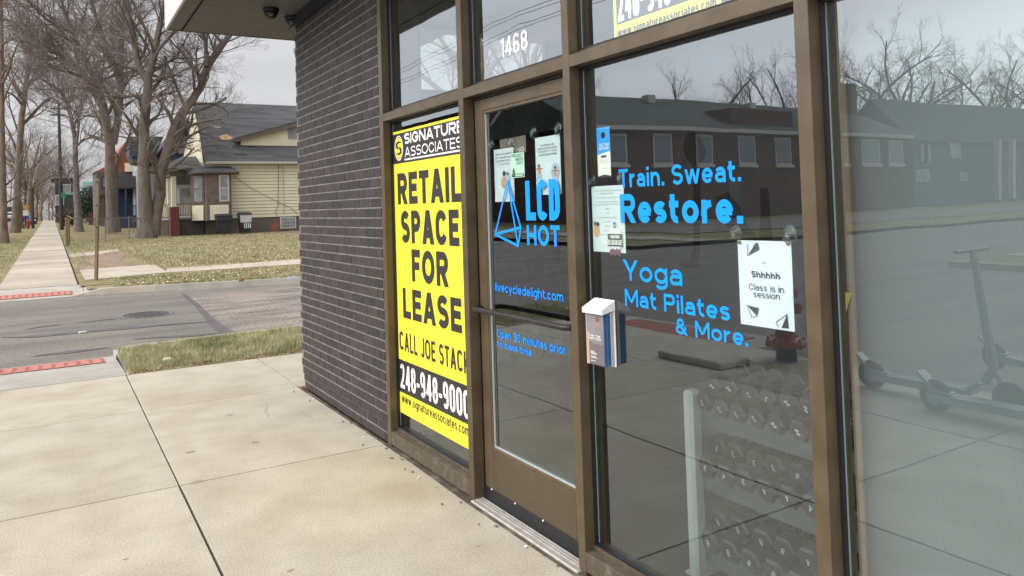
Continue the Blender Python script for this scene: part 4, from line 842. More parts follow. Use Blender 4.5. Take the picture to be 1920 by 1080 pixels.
seqs = [(['%', '%', '2', '2', '%', '%', '2', '2', '2', '5', '2', '5', '2'], ['5', '2', '5', '2', '%', '%', '%', '2', '%', '2', '%', '5', '2']),
        (['3', '3', '3', '3', '8', '4', '8', '5', '5', '5', '8', '8', '5'], ['3', '4', '3', '4', '4', '4', '8', '8', '4', '5', '5', '5', '5']),
        (['8', '8', '8', '8', '4', '4', '4', '5', '5', '8', '8', '8', '8'], ['8', '8', '8', '8', '8', '8', '8', '4', '4', '8', '8', '4', '4'])]
tn = ['top', 'middle', 'bottom']; rn = ['raised rear', 'front']
for ti, z in enumerate(tiers):
    for ri in (0, 1):
        for k, s in enumerate(seqs[ti][ri]):
            yy = 2.335-k*(.092+.008*ti)-.02*ri
            if yy < 1.02: break
            if first: t = proto; parts = list(proto.children); first = False
            else:
                t = proto.copy(); COL.objects.link(t)
                for ch in proto.children:
                    if ch.name.startswith('number'): continue
                    c2 = ch.copy(); COL.objects.link(c2); c2.parent = t
            t.location = (2.385 if ri else 2.47, yy, z+(.078 if ri else .135)+R.uniform(-.006, .006)); sc = 1.0+.12*ti
            t.scale = (1, sc, sc); t.rotation_euler = (0, radians(-12), R.uniform(-.07, .07)); pos = ['end', 'second', 'third', 'fourth', 'fifth', 'sixth', 'seventh', 'eighth', 'ninth', 'tenth', 'eleventh', 'twelfth', 'thirteenth'][k]
            t['label'] = 'hex dumbbell, %s from pale upright, %s row, %s tier' % (pos, rn[ri], tn[ti]); t['group'] = 'hex dumbbells on the rack'
            o = bpy.data.objects.new('number', lmesh(s)); COL.objects.link(o); o.parent = t; o.rotation_euler = (pi+R.uniform(-.6, .6), 0, 0)
# blind in the right window, its pale edge strip, yellow slip
bl = thing('window_blind', 'grey finely striped blind hanging inside the right window', 'blind', (G+.11, .5, 3))
M().box(G+.11, G+.113, -.6, onX((1594, 600), G+.11).y, .02, 3.3).build('fabric', blindm, bl)
M().box(G+.10, G+.109, onX((1604, 600), G+.10).y, onX((1591, 600), G+.10).y, .02, 3.3).build('edge_trim', mat('trim_tan', (.30, .23, .16), .7), bl)
ysx = G+.095; q = M().prism([onX(p, ysx) for p in ((1583, 548), (1596, 550), (1586, 584), (1583, 585))], (.002, 0, 0)); q.build('paper_slip', mat('slip_yellow', (.62, .55, .14), .6), None, 'small yellow paper slip at the left edge of the right window', 'paper slip')
# faint mural figure on the inner partition
px_ = 3.35; mu_ = thing('wall_mural', 'faint dark mural of a stretching figure behind the large window', 'mural', (px_, 3.3, 0))
def mural(px, m, nm, e=0): M().poly([onX(p, px_-e) for p in px]).build(nm, m, mu_)
A = onX((1095, 700), px_); B = onX((1530, 700), px_)
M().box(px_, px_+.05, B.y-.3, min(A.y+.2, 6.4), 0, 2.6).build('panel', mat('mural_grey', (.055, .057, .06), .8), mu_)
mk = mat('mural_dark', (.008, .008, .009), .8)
mural([(1283, 262), (1290, 250), (1302, 248), (1315, 262), (1324, 285), (1320, 300), (1302, 312), (1288, 300), (1281, 280)], mk, 'hair', .002)
mural([(1300, 310), (1314, 310), (1312, 480), (1309, 500), (1290, 502), (1270, 497), (1274, 492), (1292, 486), (1300, 470)], mk, 'leg', .002)
mural([(1425, 352), (1440, 352), (1444, 400), (1449, 450), (1423, 450), (1426, 400)], mk, 'leg', .002)
mural([(1340, 370), (1365, 360), (1385, 385), (1400, 420), (1425, 450), (1385, 452), (1360, 420)], mk, 'torso', .002)
# ================================================================== HOUSES across the street
def house_root(name, label, loc): return thing(name, label, 'house', loc)
HY = 49.0
h1 = house_root('cream_house', 'cream clapboard house with dark torn shingle roof and front porch', (8, HY, .34))
xL = onY((383, 360), HY).x; xR = 21; zB = onY((430, 438), HY).z-.1; zS0 = onY((430, 409.5), HY).z; zG = onY((450, 303), HY).z
M().box(xL+.05, xR, HY+.05, HY+9.5, zB-.6, zS0).build('foundation', found, h1)
M().box(xL+.02, xR, HY+.03, HY+9.5, zS0, zG).build('wall', sid, h1)
q = M(); n = 17; st = (zG-zS0)/n
for k in range(n): z = zS0+k*st; q.add([(xL, HY, z), (xR, HY, z), (xR, HY+.028, z+st), (xL, HY+.028, z+st), (xL, HY+.03, z), (xR, HY+.03, z)], [(0, 1, 2, 3), (0, 4, 5, 1)])
q.build('clapboards', sid, h1, kind='stuff')
lapm = mat('lap_gap', (.30, .26, .18), .9); q = M()  # dark strips paint the shadow and dirt line under each clapboard
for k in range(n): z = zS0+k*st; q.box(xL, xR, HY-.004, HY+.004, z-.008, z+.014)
q.build('lap_shade_lines', lapm, h1, kind='stuff')
M().box(xL-.05, xL+.03, HY-.02, HY+.10, zS0-.02, zG).box(12.6, 12.66, HY-.03, HY, zS0+.2, zG).build('corner_trim', gutter, h1)
RY0, RY1 = HY-.45, HY+4.8; zR = onY((420, 197), RY1).z; xRl = onY((364, 195), RY1).x; xE = onY((352, 316), RY0).x
xe = onY((386, 302), RY0).x
roof = M().add([(xe, RY0, zG-.12), (xR, RY0, zG-.12), (xR, RY1, zR), (xRl, RY1, zR), (xe, RY0, zG+.02), (xR, RY0, zG+.02), (xR, RY1, zR+.14), (xRl, RY1, zR+.14)], [(0, 1, 2, 3), (4, 5, 6, 7), (0, 4, 5, 1), (0, 3, 7, 4), (3, 2, 6, 7)])
roof.add([(xe, RY1+5.2, zG), (xR, RY1+5.2, zG), (xR, RY1, zR+.1), (xRl, RY1, zR+.1)], [(0, 1, 2, 3)]); rf = roof.build('roof', shingle, h1)
def onroof(p): # pixel on the front roof slope
    d = ray(*p); n = Vector((0, -(zR-zG), (RY1-RY0))); p0 = Vector((0, RY0, zG+.03)); return Vector((0, 0, H))+d*((p0-Vector((0, 0, H))).dot(n)/d.dot(n))
nn = Vector((0, -(zR-zG), (RY1-RY0))).normalized()
r2 = random.Random(5)
sh = mat('shingle_pale', (.155, .155, .158), .9); shd = mat('shingle_bare', (.035, .035, .038), .9); shb = mat('shingle_brown', (.14, .105, .09), .9)
def patch(px, m, nm, h=.03): q = M().prism([onroof(p)-nn*.02 for p in px], nn*(h+.02)); q.build(nm, m, rf)
for k in range(190):
    x = r2.uniform(372, 548); y = r2.uniform(205, 292); w = r2.uniform(5, 26); hh = r2.uniform(.9, 2.2)
    if x+w > 440 and y > 290-(x-440)*.45: continue
    patch([(x, y), (x+w, y+w*.03), (x+w, y+hh+w*.03), (x, y+hh)], (sh, shd, sh, shb)[k % 4], 'shingle', .015+.012*r2.random())
for x, y, w in ((387, 212, 12), (398, 227, 13), (402, 238, 11)): patch([(x, y), (x+w, y+.4), (x+w, y+2.2), (x, y+2)], gutter, 'shingle', .05)
patch([(410, 257), (424, 253), (437, 259), (432, 264), (415, 263)], rawwood, 'torn_decking', .06); patch([(436, 261), (441, 258), (441, 266), (434, 266)], shb, 'torn_edge', .1)
patch([(366, 196), (392, 198), (396, 206), (370, 207)], shb, 'shingle', .02)
M().box(xe, xR, RY0-.12, RY0, zG-.16, zG-.02).build('gutter', gutter, h1)
M().add([(xL, HY+.2, zG), (xRl+.1, RY1, zR-.05), (xL, RY1+5, zG)], [(0, 1, 2)]).build('gable', sid, h1)
M().prism([(xe-.02, RY0, zG-.1), (xRl-.02, RY1, zR-.1), (xRl-.02, RY1, zR+.16), (xe-.02, RY0, zG+.05)], (-.04, 0, 0)).build('barge_board', trimbr, h1)
# gable window face seen to the left
# dormer
dy = HY+.9
dp = [onY(p, dy) for p in ((449, 292), (452, 262), (556, 236), (640, 215), (640, 292))]
M().prism(dp, (0, 3, 0)).build('dormer_wall', sid, h1)
q = M(); zt0 = dp[0].z; zt1 = dp[3].z; xs0, xs1 = dp[1].x, dp[3].x
k = 0; z = zt0
while z < zt1:
    t_ = max(0, (z+.2-dp[1].z)/(zt1-dp[1].z)); xa = xs0+(xs1-xs0)*t_
    q.add([(xa, dy-.03, z), (xs1, dy-.03, z), (xs1, dy-.004, z+.2), (xa, dy-.004, z+.2), (xa, dy, z), (xs1, dy, z)], [(0, 1, 2, 3), (0, 4, 5, 1)]); z += .2
q.build('clapboards', sid, h1, kind='stuff')
a = onY((441, 262), dy-.3); b_ = onY((640, 210), dy-.3)
M().prism([(a.x, dy-.35, a.z-.1), (b_.x, dy-.35, b_.z-.1), (b_.x, dy-.35, b_.z+.22), (a.x, dy-.35, a.z+.12)], (0, 3.6, 0)).build('dormer_roof', shingle, h1)
M().prism([(a.x+.03, dy-.39, a.z-.16), (b_.x, dy-.39, b_.z-.16), (b_.x, dy-.39, b_.z+.06), (a.x+.03, dy-.39, a.z+.03)], (0, .04, 0)).build('dormer_fascia', trimbr, h1)
a, b_ = onY((540, 260), dy), onY((556, 239), dy)
wf = M().box(a.x, b_.x, dy-.08, dy-.02, a.z, b_.z).build('dormer_window', greys, h1); M().box(a.x+.1, b_.x-.1, dy-.09, dy-.082, a.z+.12, b_.z-.12).build('pane', glassd, wf)
# bay window
BY = HY-.9; bp = [onY((p, 400), BY).x for p in (388, 432)]; a, b_ = bp
zb0 = onY((410, 413), BY).z; zb1 = onY((410, 322), BY).z; zm = onY((410, 384), BY).z
M().prism([(a, BY, zb0), (b_, BY, zb0), (b_+.25, HY, zb0), (a-.75, HY, zb0)], (0, 0, zb1-zb0)).build('bay_window', trimbr, h1)
bw = h1
def hwin(p0, p1, Y, par, fm=trimbr, split=True, t=.05, gm=glassd):
    a, b_ = onY(p0, Y), onY(p1, Y); x0, x1 = sorted((a.x, b_.x)); z0, z1 = sorted((a.z, b_.z)); w = min(.09, (x1-x0)*.16)
    q = M().box(x0, x1, Y-t, Y-.004, z1-w, z1).box(x0, x1, Y-t, Y-.004, z0, z0+w).box(x0, x0+w, Y-t, Y-.004, z0+w, z1-w).box(x1-w, x1, Y-t, Y-.004, z0+w, z1-w)
    if split: q.box(x0+w, x1-w, Y-t*.9, Y-.004, (z0+z1)/2-.03, (z0+z1)/2+.03)
    f = q.build('window', fm, par); M().box(x0+w*.8, x1-w*.8, Y-t*.4, Y-.006, z0+w*.8, z1-w*.8).build('pane', gm, f); return f
hwin((411, 378), (429, 328), BY, h1, gutter)
# angled left face window
A0 = Vector((a-.75, HY, 0)); A1 = Vector((a, BY, 0)); dd = (A1-A0); nrm = Vector((dd.y, -dd.x, 0)).normalized()*.05
if nrm.y > 0: nrm = -nrm
def onface(u, z): return A0+dd*u+Vector((0, 0, z))
zw0 = onY((396, 380), HY-.5).z; zw1 = onY((396, 328), HY-.5).z
q = M().prism([onface(.18, zw0)+nrm*.2, onface(.86, zw0)+nrm*.2, onface(.86, zw1)+nrm*.2, onface(.18, zw1)+nrm*.2], nrm); f = q.build('window', trimbr, h1)
q = M()
for z0_, z1_ in ((zw0+.1, (zw0+zw1)/2-.03), ((zw0+zw1)/2+.03, zw1-.1)): q.prism([onface(.28, z0_)+nrm*1.1, onface(.76, z0_)+nrm*1.1, onface(.76, z1_)+nrm*1.1, onface(.28, z1_)+nrm*1.1], nrm*.2)
q.build('pane', glassd, f)
zc = onY((410, 412), BY).z
q = M()
for k in range(5):
    z = zb0+.03+k*(zm-zb0)/5.2; s = (zm-zb0)/5.2
    q.add([(a+.16, BY-.05, z), (b_-.10, BY-.05, z), (b_-.10, BY-.03, z+s), (a+.16, BY-.03, z+s), (a+.16, BY-.02, z), (b_-.1, BY-.02, z)], [(0, 1, 2, 3), (0, 4, 5, 1)])
    P = [onface(.12, z)+nrm*1.2, onface(.82, z)+nrm*1.2, onface(.82, z+s)+nrm*.8, onface(.12, z+s)+nrm*.8]; q.poly(P)
q.build('clapboards', sid, h1, kind='stuff')
e = onY((448, 321), BY-.3); e0 = onY((372, 318), HY)
M().add([(a-.95, HY, zb1+.0), (a-.25, BY-.35, zb1), (b_+.5, BY-.35, zb1), (b_+.7, HY, zb1), (a-.5, HY, zb1+.38), (b_+.2, HY, zb1+.38), (a-.95, HY, zb1-.1), (a-.25, BY-.35, zb1-.1), (b_+.5, BY-.35, zb1-.1), (b_+.7, HY, zb1-.1)],
        [(0, 1, 4), (1, 2, 5, 4), (2, 3, 5), (6, 7, 1, 0), (7, 8, 2, 1), (8, 9, 3, 2), (9, 8, 7, 6)]).build('bay_roof', shingle, h1)
# porch
PX0 = onY((320, 360), HY+.6).x; pf = onY((345, 408), HY+.4).z; pr = onY((345, 330), HY+.4).z
M().box(PX0, xL, HY+.35, HY+6, zB-.5, pf-.12).build('porch_base', gbrown, h1); M().box(PX0-.1, xL, HY+.25, HY+6, pf-.12, pf).build('porch_floor', greys, h1)
q = M()
for px in (341, 322, 316, 311): pass
for xx, yy in ((PX0+.15, HY+.5), (PX0+.15, HY+2.4), (PX0+.15, HY+4.2), (PX0+.15, HY+5.7)): M().box(xx-.13, xx+.13, yy-.13, yy+.13, pf, pr).build('porch_column', sid, h1)
M().box(xL-.22, xL-.04, HY+.36, HY+.6, pf, pr).build('porch_column', sid, h1)
M().box(PX0-.1, xL+.1, HY+.3, HY+.55, pr, pr+.45).box(PX0-.1, PX0+.3, HY+.55, HY+6, pr, pr+.45).build('porch_beam', trimbr, h1)
M().add([(PX0-.7, HY-.1, pr+.45), (xL+.4, HY-.1, pr+.45), (xL+.4, HY+3, pr+1.35), (PX0+1, HY+3, pr+1.35), (PX0-.7, HY+6.4, pr+.45), (xL+.4, HY+6.4, pr+.45), (PX0-.7, HY-.1, pr+.35), (xL+.4, HY-.1, pr+.35)], [(0, 1, 2, 3), (0, 3, 4), (3, 2, 5, 4), (6, 7, 1, 0)]).build('porch_roof', shingle, h1)
q = M().box(PX0+.25, xL-.25, HY+.46, HY+.50, pf+.78, pf+.84).box(PX0+.25, xL-.25, HY+.46, HY+.50, pf+.12, pf+.17)
for k in range(14): xx = PX0+.32+k*(xL-PX0-.6)/13.; q.box(xx-.018, xx+.018, HY+.47, HY+.49, pf+.17, pf+.78)
q.build('porch_railing', trimbr, h1)
M().box(xL+.0, xL+.06, HY+1.2, HY+2.4, pf, pf+2.0).build('side_door_trim', sill, h1)
dr = M().box(PX0+1.0, PX0+1.95, HY+5.4, HY+5.5, pf, pf+2.15).build('front_door', sill, h1); M().box(PX0+1.15, PX0+1.8, HY+5.36, HY+5.39, pf+.9, pf+1.9).build('pane', glassd, dr)
M().box(PX0+.4, xL, HY+5.52, HY+5.7, pf, pr+.3).build('porch_wall', greys, h1)
a = onY((330, 440), HY-.9); b_ = onY((319, 389), HY-.9)
M().box(onY((319, 430), HY-.3).x, onY((336, 430), HY-.3).x, HY-.5, HY+.34, zB-.4, onY((325, 388), HY-.4).z).build('brick_pier', redb, h1)
for k in range(5): M().box(PX0-1.9+k*.32, PX0-.1, HY+1.2, HY+3.2, .30+k*.19, .49+k*.19).build('step', stone, h1)
q = M()
for yy in (HY+1.15, HY+3.25):
    q.tube([(PX0-1.9, yy, 1.25), (PX0, yy, pf+.85)], .03, 6)
    for k in range(5): xx = PX0-1.8+k*.42; q.tube([(xx, yy, .35+.25*k), (xx, yy, 1.27+.21*k)], .02, 5)
q.build('step_railing', trimbr, h1)
# glass block window
a, b_ = onY((527.5, 427), HY), onY((553.5, 407), HY)
gb = M().box(a.x-.05, b_.x+.05, HY+.005, HY+.04, a.z-.06, b_.z+.02).build('basement_window', sill, h1)
for i in range(5):
    for j in range(4 if 0 else 3): w = (b_.x-a.x)/5; hh = (b_.z-a.z)/3; M().cbox(a.x+i*w+.015, a.x+(i+1)*w-.015, HY-.03, HY+.004, a.z+j*hh+.015, a.z+(j+1)*hh-.015, .012).build('glass_block', glassd, gb)
q = M(); P = [onY(p, HY-.06) for p in ((440, 330), (470, 352), (500, 368), (525, 380), (545, 390), (560, 402))]; q.tube(P, .012, 4); P = [onY(p, HY-.06) for p in ((522, 304), (522, 350), (521, 388), (516, 397), (520, 405))]; q.tube(P, .016, 4); q.build('cable', trimbr, h1)
# wheelie bins
def bin_(px0, px1, ztop_px, zbot_px, Y, label, white):
    a = onY((px0, zbot_px), Y); b_ = onY((px1, zbot_px), Y); zt = onY((px0, ztop_px), Y).z; cx = (a.x+b_.x)/2; w = (b_.x-a.x)/2; z0 = a.z
    t = thing('wheelie_bin', label, 'bin', (cx, Y, z0), 'wheelie bins beside the cream house')
    q = M(); wb = w*.72
    q.add([(cx-wb, Y-.28, z0+.03), (cx+wb, Y-.28, z0+.03), (cx+wb, Y+.26, z0+.03), (cx-wb, Y+.26, z0+.03), (cx-w*.95, Y-.4, zt-.14), (cx+w*.95, Y-.4, zt-.14), (cx+w*.95, Y+.36, zt-.14), (cx-w*.95, Y+.36, zt-.14)], [(0, 1, 5, 4), (1, 2, 6, 5), (2, 3, 7, 6), (3, 0, 4, 7), (0, 3, 2, 1), (4, 5, 6, 7)]); q.build('body', binm, t)
    q = M(); q.add([(cx-w*1.06, Y-.46, zt-.14), (cx+w*1.06, Y-.46, zt-.14), (cx+w*1.06, Y+.42, zt-.12), (cx-w*1.06, Y+.42, zt-.12), (cx-w*.85, Y-.35, zt-.04), (cx+w*.85, Y-.35, zt-.04), (cx+w*.8, Y+.3, zt), (cx-w*.8, Y+.3, zt)], [(0, 1, 5, 4), (1, 2, 6, 5), (2, 3, 7, 6), (3, 0, 4, 7), (0, 3, 2, 1), (4, 5, 6, 7)]); q.build('lid', binm, t)
    for s in (-1, 1): M().tube([(cx+s*w*.55-.03, Y+.25, z0+.13), (cx+s*w*.55+.03, Y+.25, z0+.13)], .13, 12).build('wheel', tyre, t)
    if not white:
        M().tube([(cx-w*.95, Y-.1, z0+.15), (cx-w*.80, Y-.1, z0+.15)], .15, 12).build('wheel', tyre, t); M().cbox(cx-w*1.0, cx+w*1.0, Y-.43, Y-.38, zt-.42, zt-.16, .01).build('rim_panel', binm, t)
    else:
        zz = z0+(zt-z0)*.50; f = lambda z: Y-.28-.12*((z-z0)/(zt-.14-z0))-.012
        M().add([(cx-w*.86, f(zz), zz), (cx+w*.86, f(zz), zz), (cx+w*.94, f(zt-.16), zt-.16), (cx-w*.94, f(zt-.16), zt-.16)], [(0, 1, 2, 3)]).build('white_panel', mat('bin_white', (.58, .58, .56), .7, col2=(.42, .43, .43), ns=3), t)
        q = M(); vs, fs, dp_ = stroke_text('1514', .17, 1.6); q.add([(cx-w*.35+u*w*1.15, f(z0+(zt-z0)*(.25+.22*v))-.006, z0+(zt-z0)*(.22+.24*v)) for u, v in vs], fs); q.build('lettering', whitev, t)
bin_(404, 434, 401, 438.5, HY-2.0, 'black wheelie bin by the bay window', False); bin_(447, 471, 398, 437, HY-1.5, 'black wheelie bin with white band and painted 1514', True)
# generic houses
def ghouse(name, label, X0, X1, Y0, Y1, z0, ze, zr, wm, rm, ridge='x', wins=(), wside='-y', over=.4):
    t = house_root(name, label, ((X0+X1)/2, Y0, z0))
    M().box(X0, X1, Y0, Y1, z0-.5, ze).build('wall', wm, t)
    if ridge == 'x':
        ym = (Y0+Y1)/2; q = M().add([(X0-over, Y0-over, ze-.1), (X1+over, Y0-over, ze-.1), (X1+over, ym, zr), (X0-over, ym, zr), (X0-over, Y1+over, ze-.1), (X1+over, Y1+over, ze-.1)], [(0, 1, 2, 3), (3, 2, 5, 4), (0, 3, 4), (1, 5, 2)])
    else:
        xm = (X0+X1)/2; q = M().add([(X0-over, Y0-over, ze-.1), (X0-over, Y1+over, ze-.1), (xm, Y1+over, zr), (xm, Y0-over, zr), (X1+over, Y0-over, ze-.1), (X1+over, Y1+over, ze-.1)], [(0, 1, 2, 3), (3, 2, 5, 4), (1, 5, 2)])
        M().poly([(X0, Y0-.01, ze), (X1, Y0-.01, ze), (xm, Y0-.01, zr-.15)]).build('gable', wm, t)
    q.build('roof', rm, t)
    for w in wins:
        x, z, ww, hh = w[:4]
        if wside == '-y': f = M().box(x-ww/2, x+ww/2, Y0-.08, Y0-.012, z, z+hh).build('window', sill, t); M().box(x-ww/2+.08, x+ww/2-.08, Y0-.095, Y0-.082, z+.08, z+hh-.08).build('pane', glassd, f)
        else: f = M().box(X1+.002, X1+.07, x-ww/2, x+ww/2, z, z+hh).build('window', sill, t); M().box(X1+.071, X1+.08, x-ww/2+.08, x+ww/2-.08, z+.08, z+hh-.08).build('pane', glassd, f)
    return t
# slate house with tall gable and grey lower wall
Y2 = 66; f2 = lambda px, py: onY((px, py), Y2)
h2 = house_root('slate_house', 'dark slate gabled house with pale grey lower wall and blue porch', (f2(300, 400).x, Y2, .6))
a, b_ = f2(283, 400), f2(372, 400)
M().box(f2(268, 300).x, b_.x, Y2, Y2+9, .3, f2(300, 311).z).build('lower_wall', greys, h2)
ap = f2(352, 222); M().prism([f2(278, 312), f2(420, 318), ap], (0, 9, 0)).build('gable', slate, h2)
M().prism([f2(274, 314), f2(279, 310), f2(352, 220), f2(352, 227)], (0, -.4, 0)).build('barge_board', slate, h2)
hwin((333, 290), (352, 262), Y2-.01, h2, slate, False)
M().prism([f2(243, 290), f2(244, 256), f2(307, 256), f2(283, 312), f2(250, 305)], (0, 3, 0)).build('side_roof', shingle, h2)
M().box(f2(262, 300).x, f2(266, 300).x, Y2-1, Y2-.6, .4, f2(262, 295).z).box(f2(245, 290).x, f2(262, 290).x, Y2-1.1, Y2-.5, f2(250, 300).z, f2(250, 294).z).build('corner_post', bluet, h2)
YP = 72; f3 = lambda px, py: onY((px, py), YP)
M().box(f3(218, 350).x, f3(262, 350).x, YP, YP+4, f3(240, 352).z, f3(240, 330).z).build('porch_parapet', gbrown, h2)
for px in (221, 236, 256): M().box(f3(px-1.5, 350).x, f3(px+1.8, 350).x, YP+.02, YP+.3, .7, f3(240, 352).z).build('porch_column', bluet, h2)
q = M().box(f3(219, 350).x, f3(258, 350).x, YP+.05, YP+.12, f3(240, 386).z-.05, f3(240, 386).z+.03)
for k in range(20): xx = f3(220, 350).x+k*.1*1.0; q.box(xx, xx+.04, YP+.06, YP+.1, f3(240, 405).z, f3(240, 386).z)
q.build('porch_railing', bluet, h2)
M().box(f3(216, 400).x, f3(260, 400).x, YP+.03, YP+4, .5, f3(240, 404).z).build('porch_base', bluet, h2); M().box(f3(219, 350).x, f3(262, 350).x, YP+3.9, YP+8, .5, f3(240, 330).z).build('porch_wall', slate, h2)
# red roofed house
Y3 = 84; f4 = lambda px, py: onY((px, py), Y3)
h3 = house_root('red_roofed_house', 'brown house with orange red tiled roof and side dormer', (f4(200, 400).x, Y3, .8))
M().box(f4(182, 400).x, f4(250, 400).x, Y3, Y3+8, .4, f4(200, 322).z).build('wall', gbrown, h3)
M().prism([f4(178, 322), f4(250, 322), f4(250, 262), f4(238, 262), f4(206, 308)], (0, 7, 0)).build('roof', redroof, h3)
q = M()
for k in range(12): A, B = f4(226, 280+k*3.6), f4(246, 280+k*3.6); q.box(A.x, B.x, Y3-.05, Y3, A.z, A.z+.05)
q.build('roof_tiles', mat('tile_edge', (.22, .07, .05), .9), h3, kind='stuff')
hwin((191, 352), (201, 331), Y3, h3, slate); M().box(f4(234, 330).x, f4(250, 330).x, Y3-.3, Y3, f4(240, 322).z, f4(240, 306).z).build('dormer_wall', sid, h3)
M().box(f4(182, 365).x, f4(222, 365).x, Y3-2, Y3, f4(200, 367).z, f4(200, 364).z).box(f4(190, 400).x, f4(192, 400).x, Y3-2, Y3-1.8, .6, f4(200, 366).z).build('porch_roof', gbrown, h3)
Y4 = 118; f5 = lambda px, py: onY((px, py), Y4)
ghouse('dark_house', 'tall dark house far down the sidewalk behind the street sign', f5(104, 400).x, f5(138, 400).x, Y4, Y4+9, 1, f5(120, 334).z, f5(120, 333).z+.2, farhouse, farhouse, 'x', [(f5(112, 390).x, f5(112, 385).z, 1, 1.4), (f5(125, 390).x, f5(125, 365).z, 1, 1.4)])
Y5 = 104; f6 = lambda px, py: onY((px, py), Y5)
ghouse('green_roofed_house', 'small pale house with teal roof beyond the dark bush', f6(166, 400).x, f6(182, 400).x, Y5, Y5+8, 1, f6(175, 350).z, f6(175, 338).z, greys, mat('teal_roof', (.10, .17, .17), .9), 'x', [(f6(174, 400).x, f6(174, 368).z, 1, 1.4)])
# ---- seen in the glass: school, blue house, brick house on the west side
SY = 37.
def rp(px, py, Y=SY): return mir((px, py), 1, Y)
sxa, sxb = rp(1100, 300).x, rp(1703, 300).x; ze = rp(1300, 241).z; zr = rp(1300, 189).z+1.0; zsill = rp(1300, 308).z
sc = thing('brick_school', 'long low brick school with white window sills reflected in the glass', 'school', ((sxa+sxb)/2, SY, .2))
M().box(sxb, sxa, SY, SY+14, -.2, ze-.25).build('wall', schoolb, sc); M().box(sxb-.4, sxa+.3, SY-.4, SY+.0, ze-.25, ze).build('eave_band', sill, sc)
M().add([(sxb-.4, SY-.4, ze), (sxa+.3, SY-.4, ze), (sxa+.3, SY+6, zr), (sxb-.4, SY+6, zr), (sxb-.4, SY+14, ze), (sxa+.3, SY+14, ze)], [(0, 1, 2, 3), (3, 2, 5, 4), (1, 5, 2), (0, 3, 4)]).build('roof', schoolr, sc)
for pa, pb in ((1146, 1174), (1228, 1256), (1304, 1330), (1384, 1412), (1455, 1482), (1560, 1588), (1615, 1645), (1665, 1690)):
    a, b_ = rp(pa, 280).x, rp(pb, 280).x; zz = min(ze-.45, rp((pa+pb)/2, 251).z)
    f = M().box(b_-.1, a+.1, SY-.06, SY-.01, zsill, zz).build('window', sill, sc); M().box(b_+.0, a-.0, SY-.075, SY-.062, zsill+.12, zz-.1).build('pane', mat('school_glass', (.15, .19, .23), .25), f)
    M().box(b_-.2, a+.2, SY-.2, SY, zsill-.2, zsill-.0).build('window_sill', sill, sc)
for xx_, hh_ in ((.30, 1.4), (.62, 1.0)):   # roof vents and a raised gym block break the long roof
    vx = sxa+(sxb-sxa)*xx_; M().cbox(vx-.35, vx+.35, SY+5, SY+5.7, ze+1, zr+hh_*.3-.3, .05).build('roof_vent', sill, sc)
gxa, gxb = rp(1380, 200).x, rp(1500, 200).x; M().box(gxb, gxa, SY+.6, SY+9, ze, rp(1440, 214).z+.4).build('gym_block', schoolb, sc)
da = rp(1360, 300).x; M().box(da-1.0, da-.1, SY-.05, SY-.01, .3, 2.7).build('entrance_door', mat('door_green', (.05, .09, .07), .6), sc)
ch = rp(1690, 168); M().box(ch.x-1.2, ch.x+.9, SY+5, SY+7, ze, rp(1690, 166, SY+5).z).build('chimney', schoolb, sc)
q = M().tube([(sxa+.5, SY-3, .2), (sxa+.5, SY-3, 1.1)], .04, 5)
BYY = 46.; bxa, bxb = mir((1712, 300), 1, BYY).x, mir((1990, 300), 1, BYY).x; fb = lambda px, py: mir((px, py), 1, BYY)
bh = ghouse('blue_house', 'blue sided house with white windows reflected in the right window', bxb, bxa, BYY, BYY+9, .3, fb(1800, 265).z, fb(1800, 208).z+1.5, bluehs, farhouse, 'x', [(fb(1735, 290).x, fb(1735, 304).z, 1.6, 1.9), (fb(1722, 290).x-1.2, fb(1735, 304).z, .9, 1.9), (fb(1790, 290).x, fb(1790, 296).z, 2.0, 1.7), (fb(1730, 335).x, fb(1730, 341).z, 2.3, 1.2), (fb(1803, 335).x, fb(1803, 339).z, 1.4, .9)])
for px in (1838, 1865): M().box(fb(px, 300).x-.3, fb(px, 300).x+.3, BYY-2, BYY-1.5, .3, fb(px, 266).z).build('porch_column', sill, bh)
hb_ = ghouse('gabled_brick_house', 'gabled red brick house reflected in the door glass', -36, -26, 44.5, 55, .4, 5.6, 8.9, schoolb, schoolr, 'x', [(48.5, 5.3, 1.1, 1.5), (50.2, 5.3, 1.1, 1.5), (49, 1.6, 1.6, 1.6)], '+x')
for zz0, zz1, yy0, yy1 in ((8.9, 5.6, 49.75, 44.1), (8.9, 5.6, 49.75, 55.4)): M().prism([(-25.6, yy0, zz0), (-25.6, yy1, zz1-.1), (-25.6, yy1, zz1+.2), (-25.6, yy0, zz0+.3)], (-.1, 0, 0)).build('barge_board', sill, hb_)
ghouse('brick_apartments', 'brick apartment block with tall windows reflected above the lease sign', -38, -26, 58, 82, .5, 9.6, 11.2, schoolb, farhouse, 'y', [(y_, z_, 1.3, 1.7) for y_ in (60, 63.5, 67, 70.5, 74, 77.5) for z_ in (1.6, 4.6, 7.6)], '+x')
